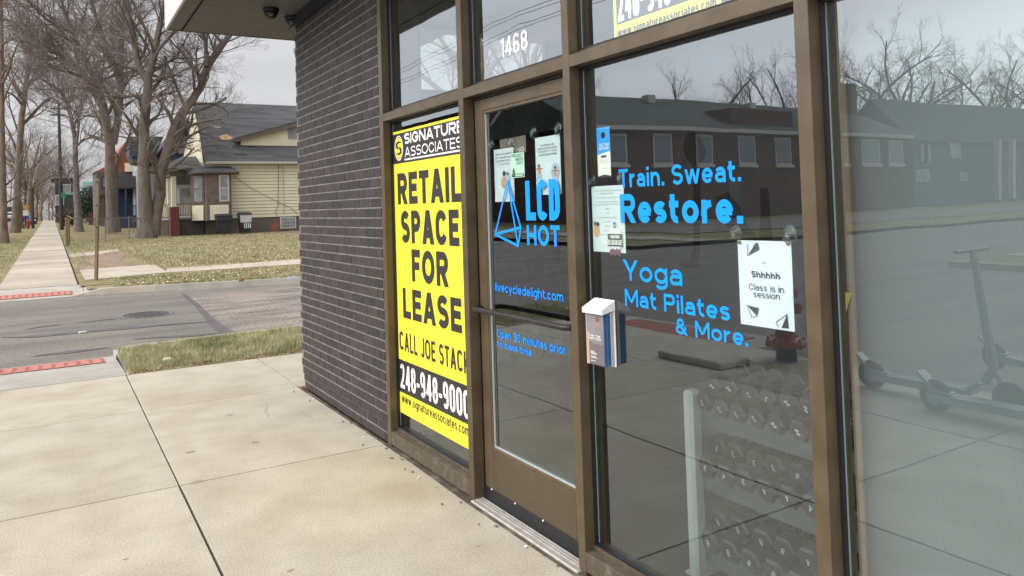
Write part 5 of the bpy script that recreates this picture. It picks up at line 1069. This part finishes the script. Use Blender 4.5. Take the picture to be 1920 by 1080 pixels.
# ================================================================== TREES
def limb(q, pts, rad, sides=None):
    sides = sides or (10 if max(rad) > .15 else 6 if max(rad) > .05 else 4)
    q.tube(pts, rad, sides, cap=False)
def grow(q, tw, p, d, L, r, lvl, rg, up_=.12, spread=.75, dens=1.):
    n = 5 if lvl > 1 else 4 if lvl == 1 else 3; pts = [p.copy()]; rad = [r]; dd = d.normalized()
    bend = Vector((rg.uniform(-1, 1), rg.uniform(-1, 1), rg.uniform(-.7, .8)))*.23
    for i in range(n):
        dd = (dd+bend+Vector((rg.uniform(-1, 1), rg.uniform(-1, 1), rg.uniform(-1, 1)))*.13+Vector((0, 0, up_*.5))).normalized(); pts.append(pts[-1]+dd*(L/n)); rad.append(max(.004, r*(1-.62*(i+1)/n)))
    tgt = q if r > .05 else tw; tgt.tube(pts, rad, 6 if r > .09 else 4 if r > .03 else 3, cap=False)
    if lvl <= 0: return
    k = max(3, int((5.2 if lvl > 1 else 7.6)*dens)); nc = k+rg.randint(-1, 1)
    for i in range(nc):
        f = .22+.78*(i+rg.random()*.8)/nc; f = min(f, .99); j = int(f*n); b = pts[j].lerp(pts[j+1], f*n-j); tdir = (pts[j+1]-pts[j]).normalized()
        a = tdir.orthogonal().normalized(); a.rotate(Matrix.Rotation(rg.uniform(0, 2*pi), 3, tdir)); nd = (tdir*rg.uniform(.55, 1.1)+a*rg.uniform(.5, 1.)*spread*1.3+Vector((0, 0, up_))).normalized()
        grow(q, tw, b, nd, L*rg.uniform(.42, .72)*(1.1-.35*f), max(.0045, rad[j]*rg.uniform(.38, .58)), lvl-1, rg, up_, spread, dens)
def along(q, tw, pts, rad, rg, n, L, lvl, f0=.15, up_=.12, spread=.8, dens=1.):
    tot = len(pts)-1
    for i in range(n):
        f = f0+(1-f0)*(i+rg.random())/n; f = min(f, .995); j = int(f*tot); b = pts[j].lerp(pts[j+1], f*tot-j); r = rad[j]+(rad[j+1]-rad[j])*(f*tot-j); td = (pts[j+1]-pts[j]).normalized()
        a = td.orthogonal().normalized(); a.rotate(Matrix.Rotation(rg.uniform(0, 2*pi), 3, td)); grow(q, tw, b, (td*rg.uniform(.4, 1)+a*spread+Vector((0, 0, up_))).normalized(), L*rg.uniform(.6, 1.15)*(1.15-.4*f), min(.5*r+.005, r*rg.uniform(.3, .6)+.004), lvl, rg, up_, spread, dens)
def traced(name, label, Y, limbs, seed, tm=bark, ppm=None, spec=None, ydrift=1.):
    """limbs: list of (pixels, start radius px, end radius px, n children, child length m, levels)"""
    rg = random.Random(seed); b0 = onG(limbs[0][0][0]); t = thing(name, label, 'tree', (b0.x, Y, gz(Y))); q = M(); tw = M()
    sc_ = (onY(limbs[0][0][0], Y)-onY((limbs[0][0][0][0]+1, limbs[0][0][0][1]), Y)).length
    for (px, ra, rb_, nch, L, lv) in limbs:
        n = len(px); dy = rg.uniform(-1, 1)*ydrift; pts = [onY(p, Y+dy*(i/n)) for i, p in enumerate(px)]; P = []; Rr = []
        for i in range(n-1):
            for k in (0, .5): P.append(pts[i].lerp(pts[i+1], k)+(Vector((rg.uniform(-1, 1), rg.uniform(-1, 1), 0))*ra*sc_*.10 if k else Vector((0, 0, 0))))
        P.append(pts[-1]); m_ = len(P); Rr = [(ra+(rb_-ra)*i/(m_-1))*sc_ for i in range(m_)]
        if spec is not None and px is limbs[0][0]: Rr[0] *= 1.45; Rr[1] *= 1.12; P[0].z -= .3
        limb(q, P, Rr); along(q, tw, P, Rr, rg, nch, L, lv, .12 if px is not limbs[0][0] else .6)
    q.build('trunk', tm, t, smooth=True); tw.build('crown', twigm, t); return t
# tree B, the forked tree in front of the cream house
YB_ = 47.
traced('forked_tree', 'large bare tree with forked trunk in front of the cream porch', YB_, [
    ([(276, 444), (275, 415), (272, 385), (270, 350), (269, 306), (270, 245), (275, 183), (278, 140)], 15.5, 8, 6, 3.0, 2),
    ([(289, 442), (292, 405), (300, 365), (301, 321), (316, 275), (330, 232), (345, 208), (362, 186), (376, 165), (385, 134), (397, 113), (412, 92), (428, 70), (446, 44), (466, 10)], 12.5, 4, 24, 3.3, 3),
    ([(386, 125), (387, 105), (386, 88), (382, 64), (384, 40), (390, 10)], 5, 2.5, 8, 2.6, 3),
    ([(276, 150), (262, 128), (256, 105), (250, 70), (240, 20), (236, -30)], 8, 4, 18, 4, 3),
    ([(278, 142), (286, 118), (292, 88), (300, 45), (310, 0), (318, -40)], 8, 4, 18, 4, 3),
    ([(277, 236), (286, 224), (296, 217), (303, 202), (302, 190), (312, 168), (330, 150)], 4, .6, 10, 2.8, 3),
    ([(284, 135), (305, 122), (330, 108), (345, 80), (360, 50)], 4, .8, 12, 3, 3),
    ([(272, 190), (250, 178), (232, 183), (208, 180), (190, 160), (170, 150)], 4, 1.5, 12, 3, 3),
    ([(280, 140), (300, 145), (330, 140), (352, 128), (380, 118)], 3, 1, 10, 2.4, 2)], 11, spec=1, ydrift=2)
traced('twin_stem_tree', 'large bare tree with two rising stems left of the forked tree', 58., [
    ([(212, 428), (209, 390), (208, 350), (206, 310), (206, 270), (200, 240), (196, 215)], 11, 9, 4, 3.5, 2),
    ([(198, 225), (190, 183), (178, 150), (165, 122), (150, 90), (137, 61), (122, 24), (112, -10)], 8, 3, 26, 4.5, 3),
    ([(212, 270), (220, 230), (224, 199), (226, 165), (226, 137), (228, 76), (232, 20), (236, -20)], 8, 4, 24, 4.5, 3),
    ([(217, 330), (226, 296), (238, 268), (246, 240), (252, 215)], 5, .8, 8, 3, 3),
    ([(196, 215), (180, 180), (160, 150), (137, 119), (118, 106), (101, 98), (85, 88), (70, 80), (46, 58), (20, 40), (6, 37)], 6, 1.6, 30, 4, 3),
    ([(190, 183), (175, 160), (150, 128), (125, 113), (95, 110), (70, 112)], 4, 1.2, 16, 3.5, 3),
    ([(226, 137), (205, 100), (190, 60), (176, 20), (165, -20)], 5, 2.5, 20, 4.5, 3),
    ([(206, 250), (190, 235), (180, 215), (172, 190), (160, 175)], 2.6, .4, 8, 3.4, 3),
    ([(137, 61), (110, 50), (85, 35), (60, 10), (45, -10)], 3.5, 1.5, 14, 4, 3)], 12, spec=1, ydrift=3)
traced('leaning_street_tree', 'slim bare street tree at the left edge of the picture', 49.3, [
    ([(8, 457), (7, 420), (6, 370), (5, 320), (4, 260), (3, 200), (3, 130), (2, 60), (0, -10)], 8, 4.5, 14, 3.2, 2),
    ([(7, 383), (30, 370), (60, 352), (95, 330), (110, 322)], 2.4, .8, 12, 1.8, 2), ([(8, 350), (25, 335), (38, 300), (50, 270)], 2.2, 1, 8, 2, 2)], 13, barkL, spec=1)
traced('street_tree', 'bare street tree with one broken limb beside the parked blue car', 71., [
    ([(28, 438), (30, 400), (33, 350), (36, 300), (38, 255), (41, 215), (46, 180), (50, 150), (56, 110), (60, 80)], 9, 3.5, 16, 4, 3),
    ([(40, 236), (52, 224), (68, 206), (82, 192), (95, 184)], 4.2, 3.2, 5, 3, 2), ([(38, 262), (28, 230), (18, 200), (14, 160)], 2.5, 1, 8, 3, 2)], 14, barkL, spec=1)
traced('grey_yard_tree', 'pale bare tree behind the wire fence', 66., [
    ([(148, 434), (147, 400), (144, 365), (143, 330), (141, 300), (140, 255), (133, 220), (125, 190), (112, 170), (98, 160)], 8, 2, 26, 4, 3),
    ([(142, 290), (146, 250), (150, 210), (155, 170)], 3.5, 1.2, 14, 4, 3), ([(143, 275), (155, 262), (172, 258), (188, 260)], 2.5, 1, 8, 3, 2), ([(145, 370), (135, 345), (122, 325), (112, 300)], 2, .8, 10, 3, 2)], 15, mat('grey_bark', (.21, .19, .165), .95, col2=(.12, .10, .085), ns=5, bump=.02), spec=1)
# far row and reflected trees: prototypes copied
def proto_tree(seed, h=11.):
    rg = random.Random(seed); q = M(); tw = M(); P = [Vector((0, 0, -.4))]; Rr = [.34]
    for i in range(6): P.append(P[-1]+Vector((rg.uniform(-.2, .2), rg.uniform(-.2, .2), h*.11))); Rr.append(.26-.025*i)
    limb(q, P, Rr, 8)
    for i in range(6):
        a = i*1.05+rg.random(); b = P[3+i % 4]; grow(q, tw, b, Vector((cos(a)*.8, sin(a)*.8, rg.uniform(.7, 1.5))), h*rg.uniform(.38, .5), .11, 3, rg, .14, .8, 1.1)
    return q, tw
def plant(proto, x, y, z, label, group, rz, s, name='bare_tree'):
    t = thing(name, label, 'tree', (x, y, z), group, rz); t.scale = (s, s, s)
    for nm, me in proto: child(me, nm, t, (0, 0, 0))
    return t
PRO = []
for sd_ in (21, 22, 23):
    q, tw = proto_tree(sd_); ms = []
    for nm, mm, mt in (('trunk', q, barkL), ('crown', tw, twigm)):
        me = bpy.data.meshes.new(nm); me.from_pydata(mm.v, [], mm.f); me.materials.append(mt); ms.append((nm, me))
    PRO.append(ms)
rg = random.Random(31); cnt = 0
ORD = ['nearest', 'second', 'third', 'fourth', 'fifth', 'sixth', 'seventh', 'eighth', 'ninth', 'tenth', 'eleventh', 'twelfth']
for i, y in enumerate((86, 100, 116, 134, 152, 172, 195, 225)):
    plant(PRO[i % 3], -2.1+rg.uniform(-.3, .3), y, gz(y), '%s distant bare street tree left of the far sidewalk' % ORD[i], 'street trees along the main road', rg.uniform(0, 6), rg.uniform(.95, 1.2), 'street_tree')
for i, (x, y) in enumerate(((1.6, 124), (3.4, 140), (2.0, 165), (1.4, 190), (2.5, 230))):
    plant(PRO[(i+1) % 3], x, y, gz(y), '%s distant bare tree in the yards right of the far sidewalk' % ORD[i], 'yard trees along the far sidewalk', rg.uniform(0, 6), rg.uniform(.85, 1.15))
for i, (x, y) in enumerate(((-.4, 300), (1.5, 280), (-3, 270), (3.6, 260), (-6, 320), (-9, 290), (6, 330), (.6, 340))):
    plant(PRO[i % 3], x, y, gz(y), '%s bare tree closing the view at the end of the sidewalk' % ORD[i], 'trees at the end of the street', rg.uniform(0, 6), rg.uniform(.9, 1.2))
for i, (x, y) in enumerate(((-15, 85), (-16, 110), (-15, 140), (-17, 175))):
    plant(PRO[i % 3], x, y, gz(y), '%s bare tree across the main road at the left edge' % ORD[i], 'trees across the main road', rg.uniform(0, 6), rg.uniform(1., 1.3))
for i, (px, py, Y, s) in enumerate(((1290, 165, 62, .95), (1345, 142, 60, 1.1), (1400, 165, 64, .9), (1470, 128, 58, 1.2), (1590, 80, 55, 1.25), (1670, 78, 57, 1.3), (1780, 160, 66, 1.1), (1850, 112, 62, 1.25), (1925, 95, 60, 1.3), (1118, 165, 75, .9), (1630, 88, 54, 1.3), (1700, 120, 58, 1.1), (1880, 120, 59, 1.2))):
    p = mir((px, py), 1, Y); hh = p.z; sc_ = max(.9, hh/11.)
    plant(PRO[i % 3], p.x, Y, gz(Y), 'bare tree behind the school, %s from the left in the window reflection' % (['first', 'second', 'third', 'fourth', 'fifth', 'sixth', 'seventh', 'eighth', 'ninth', 'one more at far', 'tenth', 'eleventh', 'twelfth'][i]), 'trees behind the school', rg.uniform(0, 6), sc_)
# evergreen bush and hedges
def bush(name, label, c, rx, rz, n, m, seed, cat='bush'):
    r = random.Random(seed); t = thing(name, label, cat, c); q = M()
    for i in range(n):
        a, b = r.uniform(0, 6.28), r.uniform(-1, 1); s = (r.random()**.4)*(.85+.3*r.random()); k = (1-b*b)**.5
        p = Vector(c)+Vector((cos(a)*k*rx*s, sin(a)*k*rx*s, rz+b*rz*s)); d = Vector((r.uniform(-1, 1), r.uniform(-1, 1), r.uniform(-.3, 1))).normalized()*r.uniform(.12, .28); e = d.orthogonal().normalized()*.06
        q.add([p-e, p+e, p+d], [(0, 1, 2)])
    q.build('foliage', m, t); M().tube([Vector(c), Vector(c)+Vector((0, 0, rz))], [.09, .05], 6).build('stem', bark, t)
p = onG((168, 419)); bush('evergreen_bush', 'dark evergreen bush between the grey tree and the brown house', (p.x, p.y, p.z), 1.75, 2.1, 5200, evergr, 3)
hb2 = mat('hedge_brown', (.10, .065, .05), .95, col2=(.15, .10, .075), ns=2)
for i, (x, y) in enumerate(((1.5, 88), (1.4, 100), (1.5, 113), (1.3, 128))): bush('brown_hedge', '%s leafless brown shrub lining the right side of the far sidewalk' % ORD[i], (x, y, gz(y)), .9, .8, 1500, hb2, 40+i, 'shrub')
p = onG((140, 426), 0); 
# ================================================================== STREET FURNITURE
# wire fence
fp = [onG(p) for p in ((124.5, 463), (131, 460), (158, 452), (213, 452), (222, 455), (325, 441))]
A = onG((128, 462)); B = onG((324, 441)); hF = 1.28
fe_ = thing('wire_fence', 'rusty chain link fence with top rail around the yard of the forked tree', 'fence', (A.x, A.y, A.z))
for px, h_, r_ in (((124.5, 463), 1.35, .055), ((128.5, 462), 1.3, .06)): p = onG(px); M().tube([(p.x, p.y, p.z-.1), (p.x+.02, p.y, p.z+h_)], r_, 8).build('post', wood, fe_)
for k in (.30, .52, .75): p = A.lerp(B, k); M().tube([(p.x, p.y, gz(p.y)-.1), (p.x, p.y, gz(p.y)+hF)], .025, 6).build('post', galv, fe_)
e = onY((318, 408), B.y); M().tube([(B.x, B.y, gz(B.y)-.1), (e.x, B.y, e.z)], .035, 6).build('post', galv, fe_)
M().tube([A+Vector((0, 0, hF)), B+Vector((-.1, 0, e.z-gz(B.y)-.0))], .024, 6).build('top_rail', galv, fe_)
q = M(); Lf = (B-A).length; dv = (B-A)/Lf; s = 0
while s < Lf-1.3:
    for sg in (0, 1.2):
        a = A+dv*(s+sg)+Vector((0, 0, .05)); b_ = A+dv*(s+1.2-sg)+Vector((0, 0, hF)); q.tube([a, b_], .0035, 3, cap=False)
    s += .16
q.build('wire_mesh', galv, fe_, kind='stuff')
A2 = onG((131, 452)); q = M().tube([Vector((A.x+.2, A.y, gz(A.y)+1.3)), Vector((A.x+.25, A.y+18, gz(A.y+18)+1.3))], .024, 5)
q.build('side_rail', galv, fe_)
# sign post (bare wooden post)
p = onG((180, 525.5)); tpx = onY((184.3, 334), p.y)
sp_ = thing('wooden_post', 'weathered brown post standing at the street corner verge', 'post', (p.x, p.y, p.z))
M().tube([(p.x, p.y, p.z-.1), (p.x*.5+tpx.x*.5, p.y, (p.z+tpx.z)/2), (tpx.x, p.y, tpx.z)], [.045, .043, .040], 4).build('shaft', wood, sp_)
for py in (340, 383, 424): c = onY((182.5, py), p.y); M().cbox(c.x-.052, c.x+.05, p.y-.05, p.y+.05, c.z-.02, c.z+.02, .004).build('strap', galv, sp_)
# utility pole with green street signs
p = onG((116, 431)); u = thing('utility_pole', 'dark wooden utility pole with double crossarm above the street trees', 'utility pole', (p.x, p.y, p.z)); tpz = onY((110, 196), p.y)
pole_at = lambda py: onY((116-6*(431-py)/235., py), p.y)
M().tube([(p.x, p.y, p.z-.3), pole_at(320), pole_at(196)], [.17, .14, .10], 10).build('shaft', polem, u)
for py in (204, 216): c = pole_at(py); M().box(c.x-.62, c.x+.55, p.y-.12, p.y-.02, c.z-.06, c.z+.06).build('crossarm', polem, u)
q = M()
for dx_ in (-.55, -.3, .3, .5): c = pole_at(203); q.lathe((c.x+dx_, p.y-.07, c.z+.05), [(.04, 0), (.05, .06), (.02, .14)], 8)
q.build('insulator', polem, u)
c = pole_at(362); s1 = thing('street_name_sign', 'larger green street name blade on the utility pole', 'sign', (c.x, p.y-.2, c.z), 'green street signs on the pole')
a, b_ = onY((114.5, 366), p.y-.2), onY((136.5, 360.5), p.y-.2); M().box(a.x, b_.x, p.y-.22, p.y-.2, a.z, b_.z).build('blade', signg, s1)
q = M(); vs, fs, dp_ = stroke_text('W Grand', .13, 3.4); q.add([(a.x+.35+u_*.55, p.y-.225, a.z+.07+.16*v) for u_, v in vs], fs); q.build('lettering', whitev, s1); M().tube([(a.x, p.y-.21, (a.z+b_.z)/2), (c.x, p.y, (a.z+b_.z)/2)], .02, 5).build('bracket', galv, s1)
s2 = thing('street_name_sign', 'smaller green street name blade below the larger one', 'sign', (c.x, p.y-.2, c.z-.4), 'green street signs on the pole')
a, b_ = onY((115, 371.5), p.y-.25), onY((123.5, 366.5), p.y-.25); M().box(a.x, b_.x, p.y-.27, p.y-.25, a.z, b_.z).build('blade', signg, s2); M().tube([(a.x, p.y-.25, a.z+.1), (a.x, p.y, a.z+.1)], .02, 5).build('bracket', galv, s2)
# second poles
def pole(px, py0, py1, r, label, extra=None):
    p = onG((px, py0)); t = thing('street_pole', label, 'pole', (p.x, p.y, p.z)); tt = onY((px-1, py1), p.y); M().tube([(p.x, p.y, p.z-.2), tt], [r, r*.8], 8).build('shaft', polem, t); return t, p
t, p = pole(62, 428, 352, .13, 'short dark post left of the far sidewalk')
t, p = pole(48, 427, 330, .10, 'thin pole carrying a yellow warning sign'); c = onY((48, 389), p.y-.15)
ws = thing('warning_sign', 'small yellow diamond warning sign on the thin pole', 'sign', c); M().prism([c+Vector((0, 0, .32)), c+Vector((.32, 0, 0)), c+Vector((0, 0, -.32)), c+Vector((-.32, 0, 0))], (0, .02, 0)).build('plate', mat('sign_amber', (.60, .33, .05), .6), ws)
c = onY((48, 399), p.y-.16); ws2 = thing('parking_sign', 'small white rectangular sign under the yellow diamond', 'sign', c); M().box(c.x-.24, c.x+.24, c.y, c.y+.02, c.z-.28, c.z+.25).build('plate', litter, ws2)
p = onG((63.5, 424)); mbx = thing('mail_box', 'dark green relay mailbox by the far sidewalk', 'mailbox', (p.x, p.y, p.z)); zt = onY((63.5, 408), p.y).z
M().box(p.x-.3, p.x+.3, p.y-.25, p.y+.25, p.z+.25, zt).build('body', binm, mbx)
M().tube([(p.x, p.y, p.z), (p.x, p.y, p.z+.3)], .08, 6).build('leg', binm, mbx); M().box(p.x-.22, p.x+.22, p.y-.27, p.y-.251, zt-.35, zt-.2).build('label_plate', litter, mbx)
# hydrants
def hydrant(x, y, z, label, dark=True, s=1.):
    t = thing('fire_hydrant', label, 'hydrant', (x, y, z), 'red fire hydrants'); L = lambda pr, m, nm, n=16: M().lathe((x, y, z), [(a*s, b*s) for a, b in pr], n).build(nm, m, t, smooth=False)
    L([(.10, 0), (.10, .14)], black if dark else hyred, 'base'); L([(.19, .14), (.19, .17), (.18, .20), (.11, .21)], hyred, 'flange'); L([(.10, .20), (.095, .30), (.095, .58), (.13, .60), (.13, .63)], hyred, 'barrel')
    L([(.125, .63), (.12, .68), (.09, .74), (.04, .78), (.03, .83)], hyred, 'bonnet')
    for d in (-1, 1): M().tube([(x, y+d*.08*s, z+.50*s), (x, y+d*.17*s, z+.50*s)], .05*s, 10).build('nozzle', hyred, t)
    M().tube([(x+.08*s, y, z+.46*s), (x+.18*s, y, z+.46*s)], .065*s, 12).build('pumper_nozzle', hyred, t)
    q = M()
    for k in range(8): a = k*.785; q.tube([(x+.165*s*cos(a), y+.165*s*sin(a), z+.125*s), (x+.165*s*cos(a), y+.165*s*sin(a), z+.22*s)], .012*s, 6)
    q.build('bolt', black, t)
pz = mir((1475, 676), 2, 0.); hydrant(pz.x, pz.y, 0, 'red fire hydrant reflected beside the quiet notice')
p = onG((52.5, 429)); hydrant(p.x, p.y, p.z, 'small faded red hydrant far down beside the main road', False, 1.15)
# concrete planter block reflected low in the large window
a, b_ = mir((1240, 668), 2, 0.), mir((1330, 700), 2, 0.)
pb_ = thing('concrete_pad', 'low pale concrete pad reflected in the large window', 'concrete pad', (a.x, a.y, 0))
M().cbox(a.x-.35, a.x+.05, b_.y, a.y, .0, .07, .015).build('slab', concrete, pb_)
# ---- electric scooters lying by the kerb (seen in the glass)
def scooter(x, y, rz, label, proto=None):
    if proto:
        t = proto.copy(); COL.objects.link(t)
        for ch in proto.children:
            c = ch.copy(); COL.objects.link(c); c.parent = t
            for g in ch.children: e = g.copy(); COL.objects.link(e); e.parent = c
    else:
        t = thing('electric_scooter', '', 'scooter', (0, 0, 0), 'dockless scooters parked on the pavement')
        # runs along -Y; rear wheel at the origin
        M().lathe((-.022, 0, .11), [(.055, 0), (.11, .004), (.115, .022), (.11, .040), (.055, .044)], 24, ax=0).build('wheel', tyre, t)
        M().lathe((-.024, 0, .11), [(.02, 0), (.06, .002), (.06, .046), (.02, .048)], 14, ax=0).build('hub', scoot, t)
        M().lathe((-.022, -1.0, .11), [(.055, 0), (.11, .004), (.115, .022), (.11, .040), (.055, .044)], 24, ax=0).build('wheel', tyre, t)
        M().prism([(-.08, .02, .13), (-.08, -.12, .13), (-.08, -.72, .13), (-.08, -.82, .20), (-.08, -.86, .20), (-.08, -.74, .085), (-.08, -.14, .085), (-.08, .0, .09)], (.16, 0, 0)).build('deck', scoot, t)
        M().prism([(-.045, .10, .27), (-.045, .12, .265), (-.045, .0, .145), (-.045, -.12, .138), (-.045, -.12, .15), (-.045, -.01, .165)], (.09, 0, 0)).build('fender', beadm, t)
        M().box(-.075, .075, -.70, -.14, .131, .137).build('grip_mat', black, t)
        M().tube([(0, -.84, .20), (0, -.90, .30), (0, -.80, 1.12)], [.035, .032, .024], 10).build('stem', scootbl, t)
        M().tube([(0, -1.0, .11), (0, -.90, .30)], .02, 6).build('fork', scoot, t)
        M().tube([(-.24, -.80, 1.12), (.24, -.80, 1.12)], .015, 8).build('handlebar', black, t)
    t.location = (x, y, 0); t.rotation_euler = (0, 0, rz); t['label'] = label; return t
w1, w2, w3 = mir((1755, 769), 2, 0.), mir((1638, 727), 2, 0.), mir((1830, 700), 2, 0.)
s0 = scooter(w1.x, w1.y, .02, 'grey scooter nearest the window, its deck kinked at the rear wheel'); scooter(w2.x, w2.y, -.05, 'grey scooter furthest left of the three in the reflection', s0); scooter(w3.x-.3, w3.y, .3, 'scooter standing at an angle behind the other two', s0)
# ---- cars
def car(px, py, L_, wd, ht, m, label):
    p = onG((px, py)); x, y, z = p; t = thing('parked_car', label, 'car', (x, y, z), 'cars on the main road'); w = wd/2
    prof = [(0, .35), (0, .85), (.15, 1.0), (.45, ht), (L_*.55, ht), (L_*.72, 1.0), (L_-.1, .85), (L_, .4)]
    q = M().prism([(x-w, y+a, z+b) for a, b in prof], (wd, 0, 0)); q.build('body', m, t)
    M().add([(x-w+.15, y+.15, z+1.0), (x+w-.15, y+.15, z+1.0), (x+w-.25, y+.41, z+ht-.08), (x-w+.25, y+.41, z+ht-.08)], [(0, 1, 2, 3)])
    M().prism([(x-w+.15, y+.12, z+1.02), (x+w-.15, y+.12, z+1.02), (x+w-.25, y+.40, z+ht-.1), (x-w+.25, y+.40, z+ht-.1)], (0, .03, 0)).build('rear_window', black, t)
    for sx_ in (-1, 1):
        M().box(x+sx_*(w-.14)-.12, x+sx_*(w-.14)+.12, y-.03, y+.02, z+.75, z+.95).build('tail_light', hyred, t)
        for yy in (.8, L_-.9): M().tube([(x+sx_*(w-.15)-.1, y+yy, z+.33), (x+sx_*(w-.15)+.12, y+yy, z+.33)], .33, 14).build('wheel', tyre, t)
    M().box(x-w+.05, x+w-.05, y-.06, y+.02, z+.3, z+.5).build('bumper', black, t)
car(46, 421, 4.3, 1.85, 1.55, carb, 'blue parked hatchback behind the street tree'); car(14, 415, 4.4, 1.85, 1.5, carw, 'pale car glinting at the far left')
p = onG((150, 424)); q = thing('wooden_fence', 'low reddish wooden fence beyond the grey tree', 'fence', p)
for k in range(14): M().box(p.x+.9+k*.2, p.x+1.07+k*.2, p.y+4, p.y+4.05, p.z, p.z+1.35).build('board', mat('red_fence', (.16, .07, .05), .9), q)
# ---- small litter
p = onZ((156, 625), -.12); M().prism([(p.x-.05, p.y-.02, -.112), (p.x+.05, p.y+.01, -.112), (p.x+.04, p.y+.04, -.112), (p.x-.06, p.y+.015, -.112)], (0, 0, .02)).build('paper_scrap', litter, None, 'white scrap of paper on the side street asphalt', 'litter')
p = onG((550, 526)); M().prism([(p.x-.11, p.y-.03, .035), (p.x+.10, p.y, .035), (p.x+.09, p.y+.05, .035), (p.x-.10, p.y+.03, .035)], (0, 0, .05)).build('crushed_bottle', mat('litter_blue', (.60, .64, .70), .4), None, 'crushed pale blue plastic bottle lying on the far curb', 'litter')
p = onG((452, 530)); M().prism([(p.x-.06, p.y-.03, .03), (p.x+.06, p.y, .03), (p.x+.04, p.y+.06, .08), (p.x-.04, p.y+.03, .09)], (0, 0, .04)).build('curled_leaf', leafm, None, 'large curled pale leaf at the far curb', 'leaf')
p = onZ((313, 681)); M().prism([(p.x-.05, p.y-.02, .03), (p.x+.05, p.y+.01, .03), (p.x+.04, p.y+.04, .05), (p.x-.03, p.y+.03, .05)], (0, 0, .006)).build('pale_leaf', leafm, None, 'pale dry leaf on the near grass strip edge', 'leaf')
p = onZ((572, 731)); M().prism([(p.x-.02, p.y-.015, .002), (p.x+.02, p.y-.01, .002), (p.x+.015, p.y+.02, .012), (p.x-.02, p.y+.015, .02)], (0, 0, .012)).build('dead_leaf', MATS['rust_leaf'], None, 'dark curled leaf at the foot of the brick corner', 'leaf')
# stains and gum spots on the slabs
sp_m = mat('gum_spot', (.30, .255, .19), .9)
for i, (px, py, s) in enumerate(((432, 778, .035), (480, 830, .03), (475, 829, .02), (357, 848, .04), (370, 904, .04), (303, 795, .012), (245, 731, .01), (235, 1049, .015), (545, 1070, .02), (897, 1024, .012), (102, 709, .012), (198, 928, .008))):
    p = onZ((px, py)); M().poly([(p.x+s*cos(a)*.9, p.y+s*sin(a)*.6, .0012) for a in [k*.7 for k in range(9)]]).build('gum_spot', sp_m, base)
# distant skyline masses left of the road
q = M()
r5 = random.Random(8)
for i in range(20):
    x = -130+i*14+r5.uniform(-3, 3)
    if -14 < x < 2: continue
    q.box(x, x+r5.uniform(7, 11), 245+r5.uniform(0, 20), 262, .8, r5.uniform(5, 9))
q.build('far_houses', farhouse, None, 'distant row of houses closing the horizon', 'houses', kind='stuff')
r6 = random.Random(12); q = M()
for i in range(9000):
    x = r6.uniform(-45, 45); y = r6.uniform(350, 420); z = 1.2+11*r6.random()**1.3; a = r6.uniform(-.6, .6); L_ = r6.uniform(.8, 2.4)
    q.add([(x-.05, y, z), (x+.05, y, z), (x+sin(a)*L_, y+r6.uniform(-1, 1), z+cos(a)*L_)], [(0, 1, 2)])
q.build('far_woods', mat('far_twigs', (.26, .215, .20), .95), None, 'brown mass of bare trees at the far end of the street', 'woods', kind='stuff')
wp = thing('west_utility_pole', 'utility pole with wires across the main road, reflected in the glass', 'utility pole', (-14.4, 72, gz(72)))
M().tube([(-14.4, 72, 0), (-14.4, 72, 10.4)], [.16, .11], 8).build('shaft', polem, wp)
M().box(-15.5, -13.3, 71.95, 72.05, 9.7, 9.85).build('crossarm', polem, wp)
q = M()
for xx in (-15.3, -14.9, -13.9, -13.5):
    for y0_, y1_ in ((72, 110), (72, 30), (30, -15)):
        q.tube([(xx, y0_+(y1_-y0_)*k/8, 9.9+(k*(k-8))*.03) for k in range(9)], .012, 3, cap=False)
q.build('wires', black, wp)
# hairline cracks and dirt on the near pavement
ck = random.Random(17); hair = mat('hairline', (.16, .13, .095), .95); st_m = mat('damp_stain', (.335, .285, .215), .9, col2=(.30, .245, .175), ns=9, detail=8)
def crack(px0, px1, w=.0016):
    a, b_ = onZ(px0), onZ(px1); n = 14; q = M(); P = []
    for i in range(n+1):
        p = a.lerp(b_, i/n); P.append((p.x+ck.uniform(-.018, .018), p.y+ck.uniform(-.018, .018)))
    for (x0, y0), (x1, y1) in zip(P, P[1:]):
        d = hypot(x1-x0, y1-y0) or 1; nx_, ny_ = -(y1-y0)/d*w, (x1-x0)/d*w; q.add([(x0-nx_, y0-ny_, .0009), (x0+nx_, y0+ny_, .0009), (x1+nx_, y1+ny_, .0009), (x1-nx_, y1-ny_, .0009)], [(0, 1, 2, 3)])
    q.build('hairline_crack', hair, base)
crack((498, 762), (501, 782), .0014); crack((560, 770), (590, 786), .0009)
for i in range(34):      # small pebbles, bits of leaf and grit along the foot of the wall and the joints
    y = ck.uniform(2.0, 6.7); x = W-.02-abs(ck.gauss(0, .05)); r = ck.uniform(.003, .008)
    M().cbox(x-r, x+r, y-r, y+r*ck.uniform(.6, 1.3), .003, .003+r, r*.4).build('grit', (hair, MATS['rust_leaf'], litter)[i % 7 == 0 and 2 or i % 2], base)
plant(PRO[0], 17.5, 33, .16, 'bare tree glimpsed through the side window of the shop', None, 1.0, 1.35)
plant(PRO[2], 25, 38, .22, 'farther bare tree glimpsed through the side window of the shop', None, 2.6, 1.5)
